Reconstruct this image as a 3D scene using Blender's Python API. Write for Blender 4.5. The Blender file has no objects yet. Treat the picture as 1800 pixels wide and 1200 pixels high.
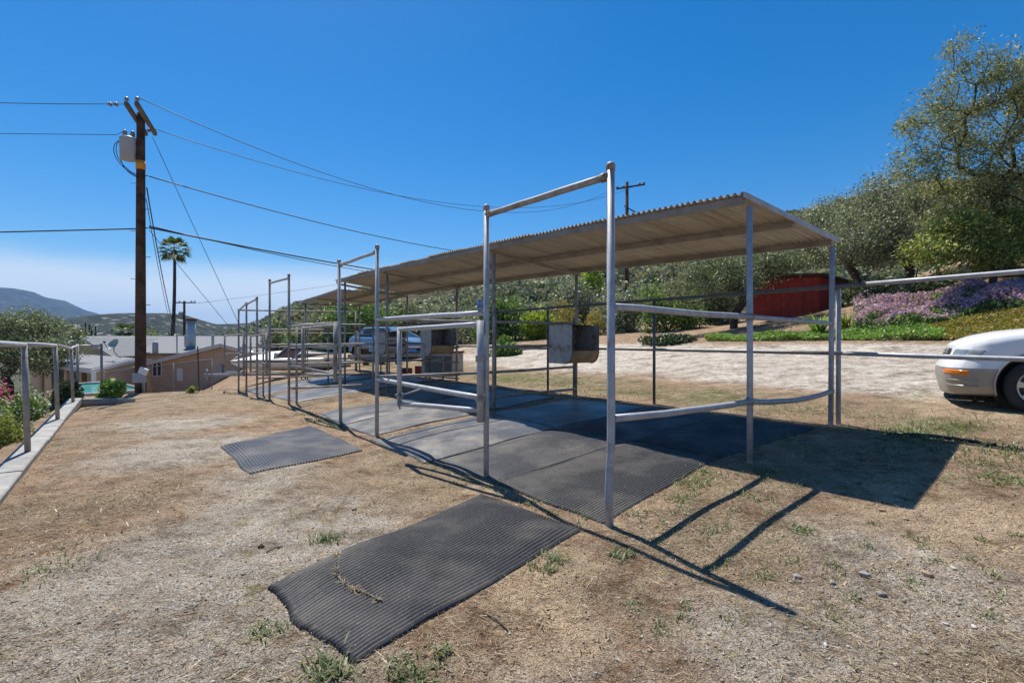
import bpy, bmesh, math, random
import numpy as np
from mathutils import Vector, Matrix, noise as mnoise

random.seed(7)
R = math.radians
SC = bpy.context.scene
COL = SC.collection

# ------------------------------------------------------------------ camera
CAM_H, F = 1.4, 900.0            # eye height in metres, focal length in pixels of an 1800 px wide frame
cam_d = bpy.data.cameras.new('camera'); cam_d.sensor_width = 36.0; cam_d.lens = 18.0
cam_d.clip_start = 0.05; cam_d.clip_end = 20000
cam = bpy.data.objects.new('camera', cam_d); COL.objects.link(cam)
cam.location = (0, 0, CAM_H); cam.rotation_euler = (R(90), 0, 0)
SC.camera = cam

# ------------------------------------------------------------------ sky and sun
SUN = Vector((-0.68, 1.28, 2.75)).normalized()
world = bpy.data.worlds.new('World'); SC.world = world; world.use_nodes = True
wn = world.node_tree; wn.nodes.clear()
wo = wn.nodes.new('ShaderNodeOutputWorld'); bg = wn.nodes.new('ShaderNodeBackground')
sky = wn.nodes.new('ShaderNodeTexSky'); sky.sky_type = 'NISHITA'; sky.sun_disc = False
sky.sun_elevation = math.asin(SUN.z); sky.sun_rotation = math.atan2(SUN.x, SUN.y)
sky.altitude = 400; sky.air_density = 1.0; sky.dust_density = 0.4; sky.ozone_density = 4.0
bg.inputs['Strength'].default_value = 0.085
# a thin pale cloud bank lying low all round the horizon
wtc = wn.nodes.new('ShaderNodeTexCoord'); wsep = wn.nodes.new('ShaderNodeSeparateXYZ')
wmap = wn.nodes.new('ShaderNodeMapping'); wmap.inputs['Scale'].default_value = (1.0, 1.0, 7.0)
wno = wn.nodes.new('ShaderNodeTexNoise'); wno.inputs['Scale'].default_value = 2.2; wno.inputs['Detail'].default_value = 5
wadd = wn.nodes.new('ShaderNodeMath'); wadd.operation = 'MULTIPLY_ADD'; wadd.inputs[1].default_value = 0.10
wmr = wn.nodes.new('ShaderNodeMapRange'); wmr.interpolation_type = 'SMOOTHSTEP'
wmr.inputs['From Min'].default_value = 0.205; wmr.inputs['From Max'].default_value = 0.125
wmr.inputs['To Min'].default_value = 0.0; wmr.inputs['To Max'].default_value = 0.85
wmix = wn.nodes.new('ShaderNodeMixRGB'); wmix.inputs['Color2'].default_value = (7.4, 8.0, 8.8, 1)
L_ = wn.links.new
L_(wtc.outputs['Generated'], wsep.inputs[0]); L_(wtc.outputs['Generated'], wmap.inputs['Vector'])
L_(wmap.outputs[0], wno.inputs['Vector']); L_(wno.outputs['Fac'], wadd.inputs[0]); L_(wsep.outputs['Z'], wadd.inputs[2])
L_(wadd.outputs[0], wmr.inputs['Value']); L_(wmr.outputs[0], wmix.inputs['Fac'])
whs = wn.nodes.new('ShaderNodeHueSaturation'); whs.inputs['Saturation'].default_value = 1.46
L_(sky.outputs[0], whs.inputs['Color']); L_(whs.outputs[0], wmix.inputs['Color1']); L_(wmix.outputs[0], bg.inputs['Color']); L_(bg.outputs[0], wo.inputs['Surface'])

sun_d = bpy.data.lights.new('sun', 'SUN'); sun_d.energy = 4.6; sun_d.angle = R(0.53); sun_d.color = (1.0, 0.955, 0.88)
sun = bpy.data.objects.new('sun', sun_d); COL.objects.link(sun)
sun.rotation_euler = SUN.to_track_quat('Z', 'Y').to_euler(); sun.location = (-20, 38, 78)

vs = SC.view_settings; vs.view_transform = 'Standard'; vs.look = 'None'; vs.exposure = 0.58; vs.gamma = 1.0
vs.use_curve_mapping = False
SC.cycles.max_bounces = 8; SC.cycles.diffuse_bounces = 4; SC.cycles.glossy_bounces = 3
SC.cycles.transparent_max_bounces = 8; SC.cycles.volume_bounces = 0
SC.cycles.use_denoising = True

# ------------------------------------------------------------------ materials
def nmat(name):
    m = bpy.data.materials.new(name); m.use_nodes = True
    nt = m.node_tree; b = nt.nodes['Principled BSDF']
    return m, nt, b

def coords(nt, scale=1.0, kind='Object'):
    tc = nt.nodes.new('ShaderNodeTexCoord')
    if kind == 'World':
        g = nt.nodes.new('ShaderNodeNewGeometry'); return g.outputs['Position']
    return tc.outputs[kind]

def noise_tex(nt, vec, scale, detail=4, rough=0.55):
    n = nt.nodes.new('ShaderNodeTexNoise'); n.inputs['Scale'].default_value = scale
    n.inputs['Detail'].default_value = detail; n.inputs['Roughness'].default_value = rough
    nt.links.new(vec, n.inputs['Vector']); return n.outputs['Fac']

def ramp(nt, fac, stops):
    r = nt.nodes.new('ShaderNodeValToRGB'); e = r.color_ramp.elements
    while len(e) < len(stops): e.new(0.5)
    for k, (p, c) in enumerate(stops):
        e[k].position = p; e[k].color = (*c, 1) if len(c) == 3 else c
    nt.links.new(fac, r.inputs['Fac']); return r.outputs['Color']

def mixc(nt, fac, a, b, mode='MIX'):
    m = nt.nodes.new('ShaderNodeMixRGB'); m.blend_type = mode
    for s, v in (('Fac', fac), ('Color1', a), ('Color2', b)):
        if hasattr(v, 'links') or hasattr(v, 'is_linked'): nt.links.new(v, m.inputs[s])
        elif isinstance(v, (int, float)): m.inputs[s].default_value = v
        else: m.inputs[s].default_value = (*v, 1)
    return m.outputs['Color']

def mathn(nt, op, a, b=0.0, c=None, clamp=False):
    m = nt.nodes.new('ShaderNodeMath'); m.operation = op; m.use_clamp = clamp
    for k, v in enumerate((a, b, c)):
        if v is None: continue
        if hasattr(v, 'is_linked'): nt.links.new(v, m.inputs[k])
        else: m.inputs[k].default_value = v
    return m.outputs[0]

def bump(nt, b, h, strength=0.3, dist=0.01):
    n = nt.nodes.new('ShaderNodeBump'); n.inputs['Strength'].default_value = strength; n.inputs['Distance'].default_value = dist
    nt.links.new(h, n.inputs['Height']); nt.links.new(n.outputs[0], b.inputs['Normal'])

def plain(name, col, rough=0.6, metal=0.0, var=0.15, scale=6.0, bmp=0.0, bscale=60.0, spec=0.5, col2=None):
    m, nt, b = nmat(name); v = coords(nt)
    f = noise_tex(nt, v, scale, 6, 0.65)
    lo = tuple(c * (1 - var) for c in col); hi = col2 or tuple(min(1, c * (1 + var)) for c in col)
    nt.links.new(ramp(nt, f, [(0.3, lo), (0.7, hi)]), b.inputs['Base Color'])
    b.inputs['Roughness'].default_value = rough; b.inputs['Metallic'].default_value = metal
    b.inputs['Specular IOR Level'].default_value = spec
    if bmp: bump(nt, b, noise_tex(nt, v, bscale, 4), bmp, 0.01)
    return m

def galvanised(name, col, rust=0.55, rough=0.48, metal=0.55):
    m, nt, b = nmat(name); v = coords(nt)
    a = ramp(nt, noise_tex(nt, v, 9, 6, 0.7), [(0.3, tuple(c * 0.72 for c in col)), (0.7, tuple(min(1, c * 1.2) for c in col))])
    r = ramp(nt, noise_tex(nt, v, 3.3, 8, 0.75), [(rust, (0, 0, 0)), (rust + 0.12, (1, 1, 1))])
    c = mixc(nt, r, a, (0.20, 0.115, 0.06))
    sp = ramp(nt, noise_tex(nt, v, 55, 3, 0.6), [(0.62, (0, 0, 0)), (0.72, (0.6, 0.6, 0.6))])
    c = mixc(nt, sp, c, tuple(min(1, q * 1.7) for q in col))
    nt.links.new(c, b.inputs['Base Color']); b.inputs['Roughness'].default_value = rough; b.inputs['Metallic'].default_value = metal
    bump(nt, b, noise_tex(nt, v, 120, 3), 0.15, 0.003)
    return m

def leafm(name, c1, c2, c3=None, trans=0.35, rough=0.48):
    m = bpy.data.materials.new(name); m.use_nodes = True; nt = m.node_tree; nt.nodes.clear()
    out = nt.nodes.new('ShaderNodeOutputMaterial'); g = nt.nodes.new('ShaderNodeNewGeometry')
    if 'leaf' in name: c1, c2, c3 = [None if q is None else tuple(min(0.6, w * 1.2) for w in q) for q in (c1, c2, c3)]
    stops = [(0.0, c1), (1.0, c2)] if c3 is None else [(0.0, c1), (0.75, c2), (1.0, c3)]
    c = ramp(nt, g.outputs['Random Per Island'], stops)
    p = nt.nodes.new('ShaderNodeBsdfPrincipled'); t = nt.nodes.new('ShaderNodeBsdfTranslucent'); mx = nt.nodes.new('ShaderNodeMixShader')
    p.inputs['Roughness'].default_value = rough; p.inputs['Specular IOR Level'].default_value = 0.4
    nt.links.new(c, p.inputs['Base Color'])
    nt.links.new(mixc(nt, 1.0, c, (1.0, 1.0, 0.55), 'MULTIPLY'), t.inputs['Color'])
    mx.inputs[0].default_value = trans
    nt.links.new(p.outputs[0], mx.inputs[1]); nt.links.new(t.outputs[0], mx.inputs[2]); nt.links.new(mx.outputs[0], out.inputs['Surface'])
    return m

def mottled(name, stops, scale=3.0, rough=0.9, bmp=0.4, bscale=30, dist=0.02, kind='Object'):
    m, nt, b = nmat(name); v = coords(nt, kind=kind)
    nt.links.new(ramp(nt, noise_tex(nt, v, scale, 8, 0.7), stops), b.inputs['Base Color'])
    b.inputs['Roughness'].default_value = rough; b.inputs['Specular IOR Level'].default_value = 0.2
    if bmp: bump(nt, b, noise_tex(nt, v, bscale, 5), bmp, dist)
    return m

M = {}
M['pipe'] = galvanised('galvanised_pipe', (0.40, 0.41, 0.42), 0.62, 0.55, 0.25)
M['pipe_old'] = galvanised('weathered_pipe', (0.31, 0.30, 0.28), 0.51, 0.6, 0.25)
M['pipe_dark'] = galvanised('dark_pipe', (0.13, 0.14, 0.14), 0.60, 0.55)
M['feeder'] = galvanised('feeder_sheet_metal', (0.37, 0.365, 0.355), 0.53, 0.5, 0.3)
M['feeder_rust'] = plain('rusty_tray', (0.30, 0.19, 0.10), 0.7, 0.0, 0.4, 5, col2=(0.42, 0.32, 0.20))
M['rust_edge'] = plain('rusty_edge', (0.11, 0.055, 0.03), 0.8, 0, 0.4, 20)
M['roof_metal'] = None
M['purlin'] = plain('painted_purlin', (0.25, 0.215, 0.17), 0.6, 0, 0.3, 4)
M['concrete'] = plain('old_concrete', (0.33, 0.315, 0.29), 0.9, 0, 0.3, 5, 0.4, 60, 0.2)
M['wood_pole'] = plain('creosote_pole_wood', (0.075, 0.042, 0.026), 0.85, 0, 0.5, 3, 0.6, 40, 0.2, (0.14, 0.085, 0.055))
M['wood_grey'] = plain('grey_weathered_wood', (0.16, 0.125, 0.095), 0.9, 0, 0.35, 6, 0.4, 40, 0.2)
M['steel_dark'] = plain('dark_steel', (0.05, 0.05, 0.055), 0.5, 0.6, 0.3)
M['porcelain'] = plain('grey_porcelain', (0.20, 0.21, 0.22), 0.45, 0, 0.1)
M['transformer'] = plain('grey_transformer_paint', (0.32, 0.35, 0.38), 0.45, 0, 0.1)
M['yellow_band'] = plain('orange_marker_band', (0.62, 0.27, 0.02), 0.6, 0, 0.15)
M['wire'] = plain('black_wire', (0.03, 0.032, 0.036), 0.6, 0, 0.1)
M['bark'] = plain('dark_bark', (0.055, 0.042, 0.034), 0.95, 0, 0.4, 8, 0.6, 30, 0.1, (0.11, 0.09, 0.075))
M['bark_grey'] = plain('grey_bark', (0.10, 0.085, 0.075), 0.95, 0, 0.4, 8, 0.6, 30, 0.1, (0.20, 0.175, 0.155))
M['leaf_oak'] = leafm('oak_leaf', (0.065, 0.084, 0.041), (0.203, 0.239, 0.123), (0.392, 0.406, 0.275), 0.3)
M['leaf_oak_grey'] = leafm('grey_oak_leaf', (0.101, 0.115, 0.068), (0.270, 0.290, 0.189), (0.472, 0.479, 0.365), 0.3)
M['leaf_acacia'] = leafm('feathery_leaf', (0.078, 0.091, 0.033), (0.260, 0.280, 0.111), (0.468, 0.429, 0.234), 0.4)
M['leaf_bright'] = leafm('bright_leaf', (0.075, 0.10, 0.02), (0.25, 0.29, 0.07), (0.42, 0.40, 0.13), 0.45)
M['leaf_lime'] = leafm('lime_leaf', (0.143, 0.209, 0.022), (0.352, 0.440, 0.055), None, 0.45)
M['leaf_yellow'] = leafm('yellowing_leaf', (0.17, 0.16, 0.04), (0.40, 0.31, 0.07), None, 0.35)
M['leaf_dark'] = leafm('dark_leaf', (0.027, 0.041, 0.018), (0.083, 0.112, 0.045), None, 0.2)
M['leaf_green'] = leafm('green_leaf', (0.047, 0.095, 0.020), (0.149, 0.243, 0.054), (0.311, 0.378, 0.162), 0.35)
M['leaf_ice'] = leafm('ice_plant_leaf', (0.092, 0.161, 0.034), (0.230, 0.380, 0.081), (0.414, 0.529, 0.184), 0.4)
M['leaf_olive'] = leafm('olive_groundcover_leaf', (0.138, 0.138, 0.025), (0.338, 0.288, 0.062), (0.413, 0.250, 0.125), 0.4)
M['leaf_palm'] = leafm('palm_leaf', (0.03, 0.05, 0.015), (0.12, 0.17, 0.04), None, 0.35)
M['leaf_silver'] = leafm('silver_green_leaf', (0.108, 0.121, 0.074), (0.270, 0.290, 0.189), (0.432, 0.446, 0.338), 0.25)
M['petal_purple'] = leafm('purple_flower', (0.34, 0.20, 0.34), (0.60, 0.40, 0.56), (0.74, 0.60, 0.68), 0.4)
M['petal_pink'] = leafm('pink_flower', (0.50, 0.05, 0.20), (0.72, 0.16, 0.36), None, 0.4)
M['petal_white'] = leafm('white_flower', (0.45, 0.45, 0.38), (0.72, 0.72, 0.66), None, 0.3)
M['leaf_chap'] = leafm('chaparral_leaf', (0.040, 0.047, 0.027), (0.105, 0.115, 0.068), (0.19, 0.18, 0.095), 0.25)
M['straw'] = leafm('dry_straw', (0.20, 0.13, 0.07), (0.44, 0.33, 0.18), (0.60, 0.50, 0.33), 0.2)
M['weed'] = leafm('weed_blade', (0.09, 0.115, 0.045), (0.20, 0.245, 0.10), (0.32, 0.34, 0.19), 0.35)
M['pebble'] = None
M['stone'] = plain('loose_stone', (0.30, 0.28, 0.25), 0.9, 0, 0.4, 9, 0.4, 40, 0.2)
M['stone_tan'] = plain('tan_stone', (0.36, 0.25, 0.16), 0.85, 0, 0.2, 9, 0.3, 40, 0.2)

def pebblemat():
    m, nt, b = nmat('gravel_pebble'); g = nt.nodes.new('ShaderNodeNewGeometry')
    c = ramp(nt, g.outputs['Random Per Island'], [(0, (0.16, 0.13, 0.10)), (0.45, (0.33, 0.27, 0.20)), (0.85, (0.42, 0.37, 0.30)), (1, (0.58, 0.53, 0.46))])
    nt.links.new(c, b.inputs['Base Color']); b.inputs['Roughness'].default_value = 0.9
    return m
M['pebble'] = pebblemat()

def roofmat():
    m, nt, b = nmat('painted_corrugated_metal'); v = coords(nt)
    mp = nt.nodes.new('ShaderNodeMapping'); mp.inputs['Rotation'].default_value = (0, 0, -math.atan2(0.6, 0.8)); nt.links.new(v, mp.inputs['Vector'])
    st_ = nt.nodes.new('ShaderNodeMapping'); st_.inputs['Scale'].default_value = (0.35, 13, 1); nt.links.new(mp.outputs[0], st_.inputs['Vector'])
    c = ramp(nt, noise_tex(nt, v, 2.5, 6, 0.6), [(0.3, (0.43, 0.395, 0.325)), (0.7, (0.56, 0.52, 0.44))])
    k = ramp(nt, noise_tex(nt, st_.outputs[0], 1.6, 4, 0.7), [(0.42, (0, 0, 0)), (0.70, (0.75, 0.75, 0.75))])
    nt.links.new(mixc(nt, k, c, (0.24, 0.20, 0.15)), b.inputs['Base Color']); b.inputs['Roughness'].default_value = 0.6; return m
M['roof_metal'] = roofmat()

# ------------------------------------------------------------------ mesh helpers
class MB:
    def __init__(s): s.v = []; s.f = []; s.mi = []
    def add(s, vs, fs, mi=0):
        o = len(s.v); s.v.extend([tuple(p) for p in vs]); s.f.extend([tuple(i + o for i in f) for f in fs]); s.mi.extend([mi] * len(fs)); return s
    def box(s, c, size, rot=None, mi=0):
        sx, sy, sz = (q / 2 for q in size)
        p = [Vector((x * sx, y * sy, z * sz)) for x in (-1, 1) for y in (-1, 1) for z in (-1, 1)]
        if rot is not None: p = [rot @ q for q in p]
        c = Vector(c)
        return s.add([q + c for q in p], [(0, 1, 3, 2), (4, 6, 7, 5), (0, 4, 5, 1), (2, 3, 7, 6), (0, 2, 6, 4), (1, 5, 7, 3)], mi)
    def bar(s, a, b, w, h, up=(0, 0, 1), mi=0):
        a, b = Vector(a), Vector(b); d = (b - a); L = d.length; d.normalize()
        upv = Vector(up); x = d.cross(upv)
        if x.length < 1e-4: x = d.cross(Vector((1, 0, 0)))
        x.normalize(); z = x.cross(d)
        return s.box((a + b) / 2, (w, L, h), Matrix((x, d, z)).transposed(), mi)
    def tube(s, pts, r, n=10, cap=True, mi=0):
        pts = [Vector(p) for p in pts]; rs = r if isinstance(r, (list, tuple)) else [r] * len(pts)
        rings = []; ref = None
        for k, p in enumerate(pts):
            d = (pts[min(k + 1, len(pts) - 1)] - pts[max(k - 1, 0)]).normalized()
            if ref is None:
                ref = d.cross(Vector((0.13, 0.27, 0.95))) if abs(d.z) < 0.9 else d.cross(Vector((1, 0.1, 0)))
            x = (ref - d * ref.dot(d)).normalized(); ref = x; y = d.cross(x)
            rings.append([p + (x * math.cos(2 * math.pi * j / n) + y * math.sin(2 * math.pi * j / n)) * rs[k] for j in range(n)])
        vs = [q for ring in rings for q in ring]; fs = []
        for k in range(len(pts) - 1):
            for j in range(n):
                fs.append((k * n + j, k * n + (j + 1) % n, (k + 1) * n + (j + 1) % n, (k + 1) * n + j))
        if cap: fs.append(tuple(range(n - 1, -1, -1))); fs.append(tuple((len(pts) - 1) * n + j for j in range(n)))
        return s.add(vs, fs, mi)
    def prism(s, poly, off, mi=0):
        off = Vector(off); a = [Vector(p) for p in poly]; n = len(a)
        fs = [tuple(range(n)), tuple(range(2 * n - 1, n - 1, -1))] + [(k, k + n, (k + 1) % n + n, (k + 1) % n) for k in range(n)]
        return s.add(a + [p + off for p in a], fs, mi)
    def grid(s, P, mi=0):
        nu, nv = len(P), len(P[0])
        return s.add([q for row in P for q in row], [(i * nv + j, i * nv + j + 1, (i + 1) * nv + j + 1, (i + 1) * nv + j) for i in range(nu - 1) for j in range(nv - 1)], mi)
    def build(s, name, mat, parent=None, smooth=False, fixn=True):
        me = bpy.data.meshes.new(name); me.from_pydata(s.v, [], s.f)
        for mm in (mat if isinstance(mat, (list, tuple)) else [mat]): me.materials.append(mm)
        me.polygons.foreach_set('material_index', s.mi)
        if fixn:
            bm = bmesh.new(); bm.from_mesh(me); bmesh.ops.recalc_face_normals(bm, faces=bm.faces); bm.to_mesh(me); bm.free()
        if smooth: me.polygons.foreach_set('use_smooth', [True] * len(me.polygons))
        me.update()
        o = bpy.data.objects.new(name, me); COL.objects.link(o)
        if parent is not None: o.parent = parent; o.matrix_parent_inverse = Matrix.Translation(-parent.location)
        return o

def np_obj(name, V, Fc, mat, parent=None, smooth=False):
    """big meshes straight from numpy: V (n,3), Fc (m,k)"""
    V = np.ascontiguousarray(V, np.float32); Fc = np.ascontiguousarray(Fc, np.int32); k = Fc.shape[1]
    me = bpy.data.meshes.new(name); me.vertices.add(len(V)); me.vertices.foreach_set('co', V.ravel())
    me.loops.add(Fc.size); me.loops.foreach_set('vertex_index', Fc.ravel())
    me.polygons.add(len(Fc)); me.polygons.foreach_set('loop_start', np.arange(0, Fc.size, k, dtype=np.int32))
    me.polygons.foreach_set('loop_total', np.full(len(Fc), k, np.int32))
    if smooth: me.polygons.foreach_set('use_smooth', np.ones(len(Fc), bool))
    me.materials.append(mat); me.update(calc_edges=True)
    o = bpy.data.objects.new(name, me); COL.objects.link(o)
    if parent is not None: o.parent = parent; o.matrix_parent_inverse = Matrix.Translation(-parent.location)
    return o

def tag(o, label=None, cat=None, group=None, kind=None):
    for k, v in (('label', label), ('category', cat), ('group', group), ('kind', kind)):
        if v: o[k] = v
    return o
def thing(name, label, cat, loc=(0, 0, 0), group=None):
    o = bpy.data.objects.new(name, None); o.empty_display_size = 0.2; COL.objects.link(o); o.location = loc
    return tag(o, label, cat, group)

def grid_faces(nu, nv):
    i, j = np.meshgrid(np.arange(nu - 1), np.arange(nv - 1), indexing='ij'); a = (i * nv + j).ravel()
    return np.stack([a, a + 1, a + nv + 1, a + nv], 1)

def leaf_quads(P, size, rng, aspect=0.42, axis=None, flat=0.0):
    """one rhombus leaf for each point; axis gives the leaf's long direction"""
    n = len(P); size = np.broadcast_to(size, (n,))
    a = rng.normal(size=(n, 3)) if axis is None else axis + rng.normal(size=(n, 3)) * 0.35
    a /= np.linalg.norm(a, axis=1)[:, None] + 1e-9
    q = rng.normal(size=(n, 3)); q[:, 2] *= (1 - flat); b = np.cross(a, q); b /= np.linalg.norm(b, axis=1)[:, None] + 1e-9
    h = size[:, None] * 0.5
    V = np.stack([P - a * h, P + b * h * aspect, P + a * h, P - b * h * aspect], 1).reshape(-1, 3)
    return V, np.arange(4 * n).reshape(n, 4)

def blades(P, L, W, rng, tilt, bend=0.3):
    """grass blades: tapered two-segment strips rooted at P"""
    n = len(P); az = rng.uniform(0, 2 * np.pi, n); tl = np.broadcast_to(tilt, (n,)) * rng.uniform(0.4, 1.3, n)
    d = np.stack([np.cos(az) * np.sin(tl), np.sin(az) * np.sin(tl), np.cos(tl)], 1)
    h = np.stack([np.cos(az), np.sin(az), np.zeros(n)], 1); w = np.stack([-np.sin(az), np.cos(az), np.zeros(n)], 1)
    L = np.broadcast_to(L, (n,))[:, None]; W = np.broadcast_to(W, (n,))[:, None]
    mid = P + d * L * 0.55; tip = mid + (d + h * bend - np.array([0, 0, bend * 0.6])) * L * 0.45
    V = np.stack([P - w * W / 2, P + w * W / 2, mid + w * W * 0.4, mid - w * W * 0.4, tip], 1).reshape(-1, 3)
    o = np.arange(n)[:, None] * 5
    T = np.concatenate([o + np.array([0, 1, 2]), o + np.array([0, 2, 3]), o + np.array([3, 2, 4])], 0)
    return V, T

# ------------------------------------------------------------------ the lie of the land
O2 = np.array([0.748, 3.91]); D2 = np.array([-0.6, 0.8]); E2 = np.array([0.8, 0.6])
def st(x, y):
    x = np.asarray(x, float) - O2[0]; y = np.asarray(y, float) - O2[1]
    return x * D2[0] + y * D2[1], x * E2[0] + y * E2[1]
def xy(s, t): return O2[0] + s * D2[0] + t * E2[0], O2[1] + s * D2[1] + t * E2[1]
def sm(x, a, b):
    q = np.clip((np.asarray(x, float) - a) / (b - a), 0, 1); return q * q * (3 - 2 * q)
def lump(x, y):
    return (np.sin(x * 1.7 + 0.6 * np.sin(y * 1.3)) * np.sin(y * 1.9 + 1.1) * 0.5 + np.sin(x * 0.63 + 2 + y * 0.41) * 0.5)
def g(x, y):
    x = np.asarray(x, float); y = np.asarray(y, float); s, t = st(x, y); r = np.hypot(x, y)
    z = 0.09 * np.clip(t, 0, 6) + 0.115 * np.clip(t - 6, 0, 7)
    bank = 0.34 - 0.22 * sm(s, 0, 12)
    z = z + bank * (np.logaddexp(0, (np.clip(t, -40, 24) - 13.2) * 2.0) / 2.0) + 0.05 * np.clip(t - 24, 0, 40)
    tf = 1 - sm(t, -1, 6)
    z = z - 0.22 * sm(s, 8, 16) * tf - 0.115 * np.clip(s - 17, 0, 24) * tf
    left = np.clip(-4.25 - t, 0, None)
    z = z - 0.75 * sm(left, 0, 0.6) - 0.10 * np.clip(left - 0.4, 0, 16) * (1 - 0.6 * sm(s, 20, 40))
    z = z - 6.0 * sm(r, 60, 160) * (1 - sm(t, 6, 30)) - 8 * sm(r, 200, 700)
    z = z + 0.018 * lump(x * 2.1, y * 2.1) * (1 - sm(r, 20, 60)) + 0.05 * lump(x * 0.5, y * 0.5) * sm(r, 8, 30)
    return z
def G(x, y): return float(g(x, y))
def px(u, v, Y): return Vector(((u - 900) / F * Y, Y, CAM_H - (v - 600) / F * Y))
def gpx(u, v):
    """where the line of sight through a pixel of the photograph meets the ground"""
    Y = np.geomspace(1.2, 120, 4000); X = (u - 900) / F * Y; Z = CAM_H - (v - 600) / F * Y
    k = np.argmax(Z <= g(X, Y)); return Vector((X[k], Y[k], G(X[k], Y[k])))
def W3(s, t, z): x, y = xy(s, t); return Vector((float(x), float(y), z))
def WG(s, t, dz=0.0): x, y = xy(s, t); return Vector((float(x), float(y), G(x, y) + dz))
# ------------------------------------------------------------------ ground
def ground_material():
    m, nt, b = nmat('ground_earth'); v = coords(nt)
    at = nt.nodes.new('ShaderNodeAttribute'); at.attribute_name = 'zone'
    sep = nt.nodes.new('ShaderNodeSeparateColor'); nt.links.new(at.outputs['Color'], sep.inputs[0])
    at2 = nt.nodes.new('ShaderNodeAttribute'); at2.attribute_name = 'zone2'
    sep2 = nt.nodes.new('ShaderNodeSeparateColor'); nt.links.new(at2.outputs['Color'], sep2.inputs[0])
    nb = noise_tex(nt, v, 0.9, 8, 0.7); nm = noise_tex(nt, v, 6, 8, 0.75); nf = noise_tex(nt, v, 45, 6, 0.8)
    vor = nt.nodes.new('ShaderNodeTexVoronoi'); vor.inputs['Scale'].default_value = 105; nt.links.new(v, vor.inputs['Vector'])
    vor2 = nt.nodes.new('ShaderNodeTexVoronoi'); vor2.inputs['Scale'].default_value = 28; nt.links.new(v, vor2.inputs['Vector'])
    vs_ = nt.nodes.new('ShaderNodeSeparateColor'); nt.links.new(vor.outputs['Color'], vs_.inputs[0])
    dirt = ramp(nt, nm, [(0.28, (0.185, 0.115, 0.068)), (0.5, (0.335, 0.235, 0.155)), (0.74, (0.48, 0.37, 0.26))])
    dirt = mixc(nt, mathn(nt, 'MULTIPLY', nb, 0.5), dirt, (0.25, 0.165, 0.095))
    grav = ramp(nt, vs_.outputs[0], [(0.05, (0.24, 0.215, 0.18)), (0.4, (0.37, 0.335, 0.285)), (0.8, (0.45, 0.41, 0.355)), (0.97, (0.60, 0.56, 0.50))])
    grav = mixc(nt, ramp(nt, nm, [(0.36, (0, 0, 0)), (0.62, (0.85, 0.85, 0.85))]), grav, (0.37, 0.295, 0.215))
    straw = ramp(nt, nf, [(0.3, (0.14, 0.095, 0.06)), (0.52, (0.30, 0.225, 0.145)), (0.72, (0.50, 0.41, 0.29))])
    drive = ramp(nt, vs_.outputs[1], [(0.05, (0.36, 0.325, 0.28)), (0.5, (0.56, 0.52, 0.46)), (0.95, (0.70, 0.67, 0.62))])
    drive = mixc(nt, ramp(nt, nm, [(0.40, (0, 0, 0)), (0.66, (0.9, 0.9, 0.9))]), drive, (0.36, 0.265, 0.18))
    sand = ramp(nt, nf, [(0.3, (0.34, 0.245, 0.155)), (0.7, (0.52, 0.395, 0.265))])
    green = ramp(nt, nf, [(0.3, (0.05, 0.07, 0.02)), (0.7, (0.17, 0.19, 0.06))])
    far = ramp(nt, noise_tex(nt, v, 0.05, 8, 0.7), [(0.35, (0.045, 0.055, 0.03)), (0.6, (0.085, 0.09, 0.05)), (0.75, (0.2, 0.16, 0.1))])
    edge = mathn(nt, 'MULTIPLY_ADD', nm, 1.3, mathn(nt, 'MULTIPLY_ADD', nb, 1.1, -1.0))
    def msk(c, lo=0.32, hi=0.62):
        return ramp(nt, mathn(nt, 'ADD', c, edge), [(lo, (0, 0, 0)), (hi, (1, 1, 1))])
    c = mixc(nt, msk(sep.outputs[0]), dirt, grav)
    c = mixc(nt, msk(sep.outputs[1]), c, straw)
    c = mixc(nt, msk(sep2.outputs[0]), c, sand)
    c = mixc(nt, msk(sep.outputs[2]), c, drive)
    c = mixc(nt, msk(sep2.outputs[1]), c, green)
    c = mixc(nt, sep2.outputs[2], c, far)
    # single pale and dark crumbs
    mot = ramp(nt, noise_tex(nt, v, 2.2, 10, 0.80), [(0.38, (0.50, 0.44, 0.39)), (0.485, (0.96, 0.95, 0.94)), (0.64, (1.36, 1.35, 1.34))])
    c = mixc(nt, 1.0, c, mot, 'MULTIPLY')
    spk = ramp(nt, noise_tex(nt, v, 110, 3, 0.6), [(0.37, (0.26, 0.24, 0.22)), (0.47, (0.97, 0.97, 0.97)), (0.64, (1.6, 1.58, 1.55))])
    c = mixc(nt, 0.9, c, spk, 'MULTIPLY')
    cr = ramp(nt, vs_.outputs[2], [(0.90, (0, 0, 0)), (0.93, (1, 1, 1))])
    near = ramp(nt, vor.outputs['Distance'], [(0.25, (1, 1, 1)), (0.45, (0, 0, 0))])
    c = mixc(nt, mathn(nt, 'MULTIPLY', cr, near), c, (0.60, 0.54, 0.46))
    cr2 = ramp(nt, vs_.outputs[1], [(0.06, (1, 1, 1)), (0.09, (0, 0, 0))])
    c = mixc(nt, mathn(nt, 'MULTIPLY', cr2, near), c, (0.07, 0.05, 0.035))
    nt.links.new(c, b.inputs['Base Color']); b.inputs['Roughness'].default_value = 0.95; b.inputs['Specular IOR Level'].default_value = 0.15
    h = mathn(nt, 'ADD', mathn(nt, 'MULTIPLY', vor2.outputs['Distance'], -0.5), mathn(nt, 'ADD', nf, mathn(nt, 'MULTIPLY', nm, 1.5)))
    bump(nt, b, h, 0.9, 0.034)
    return m

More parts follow.
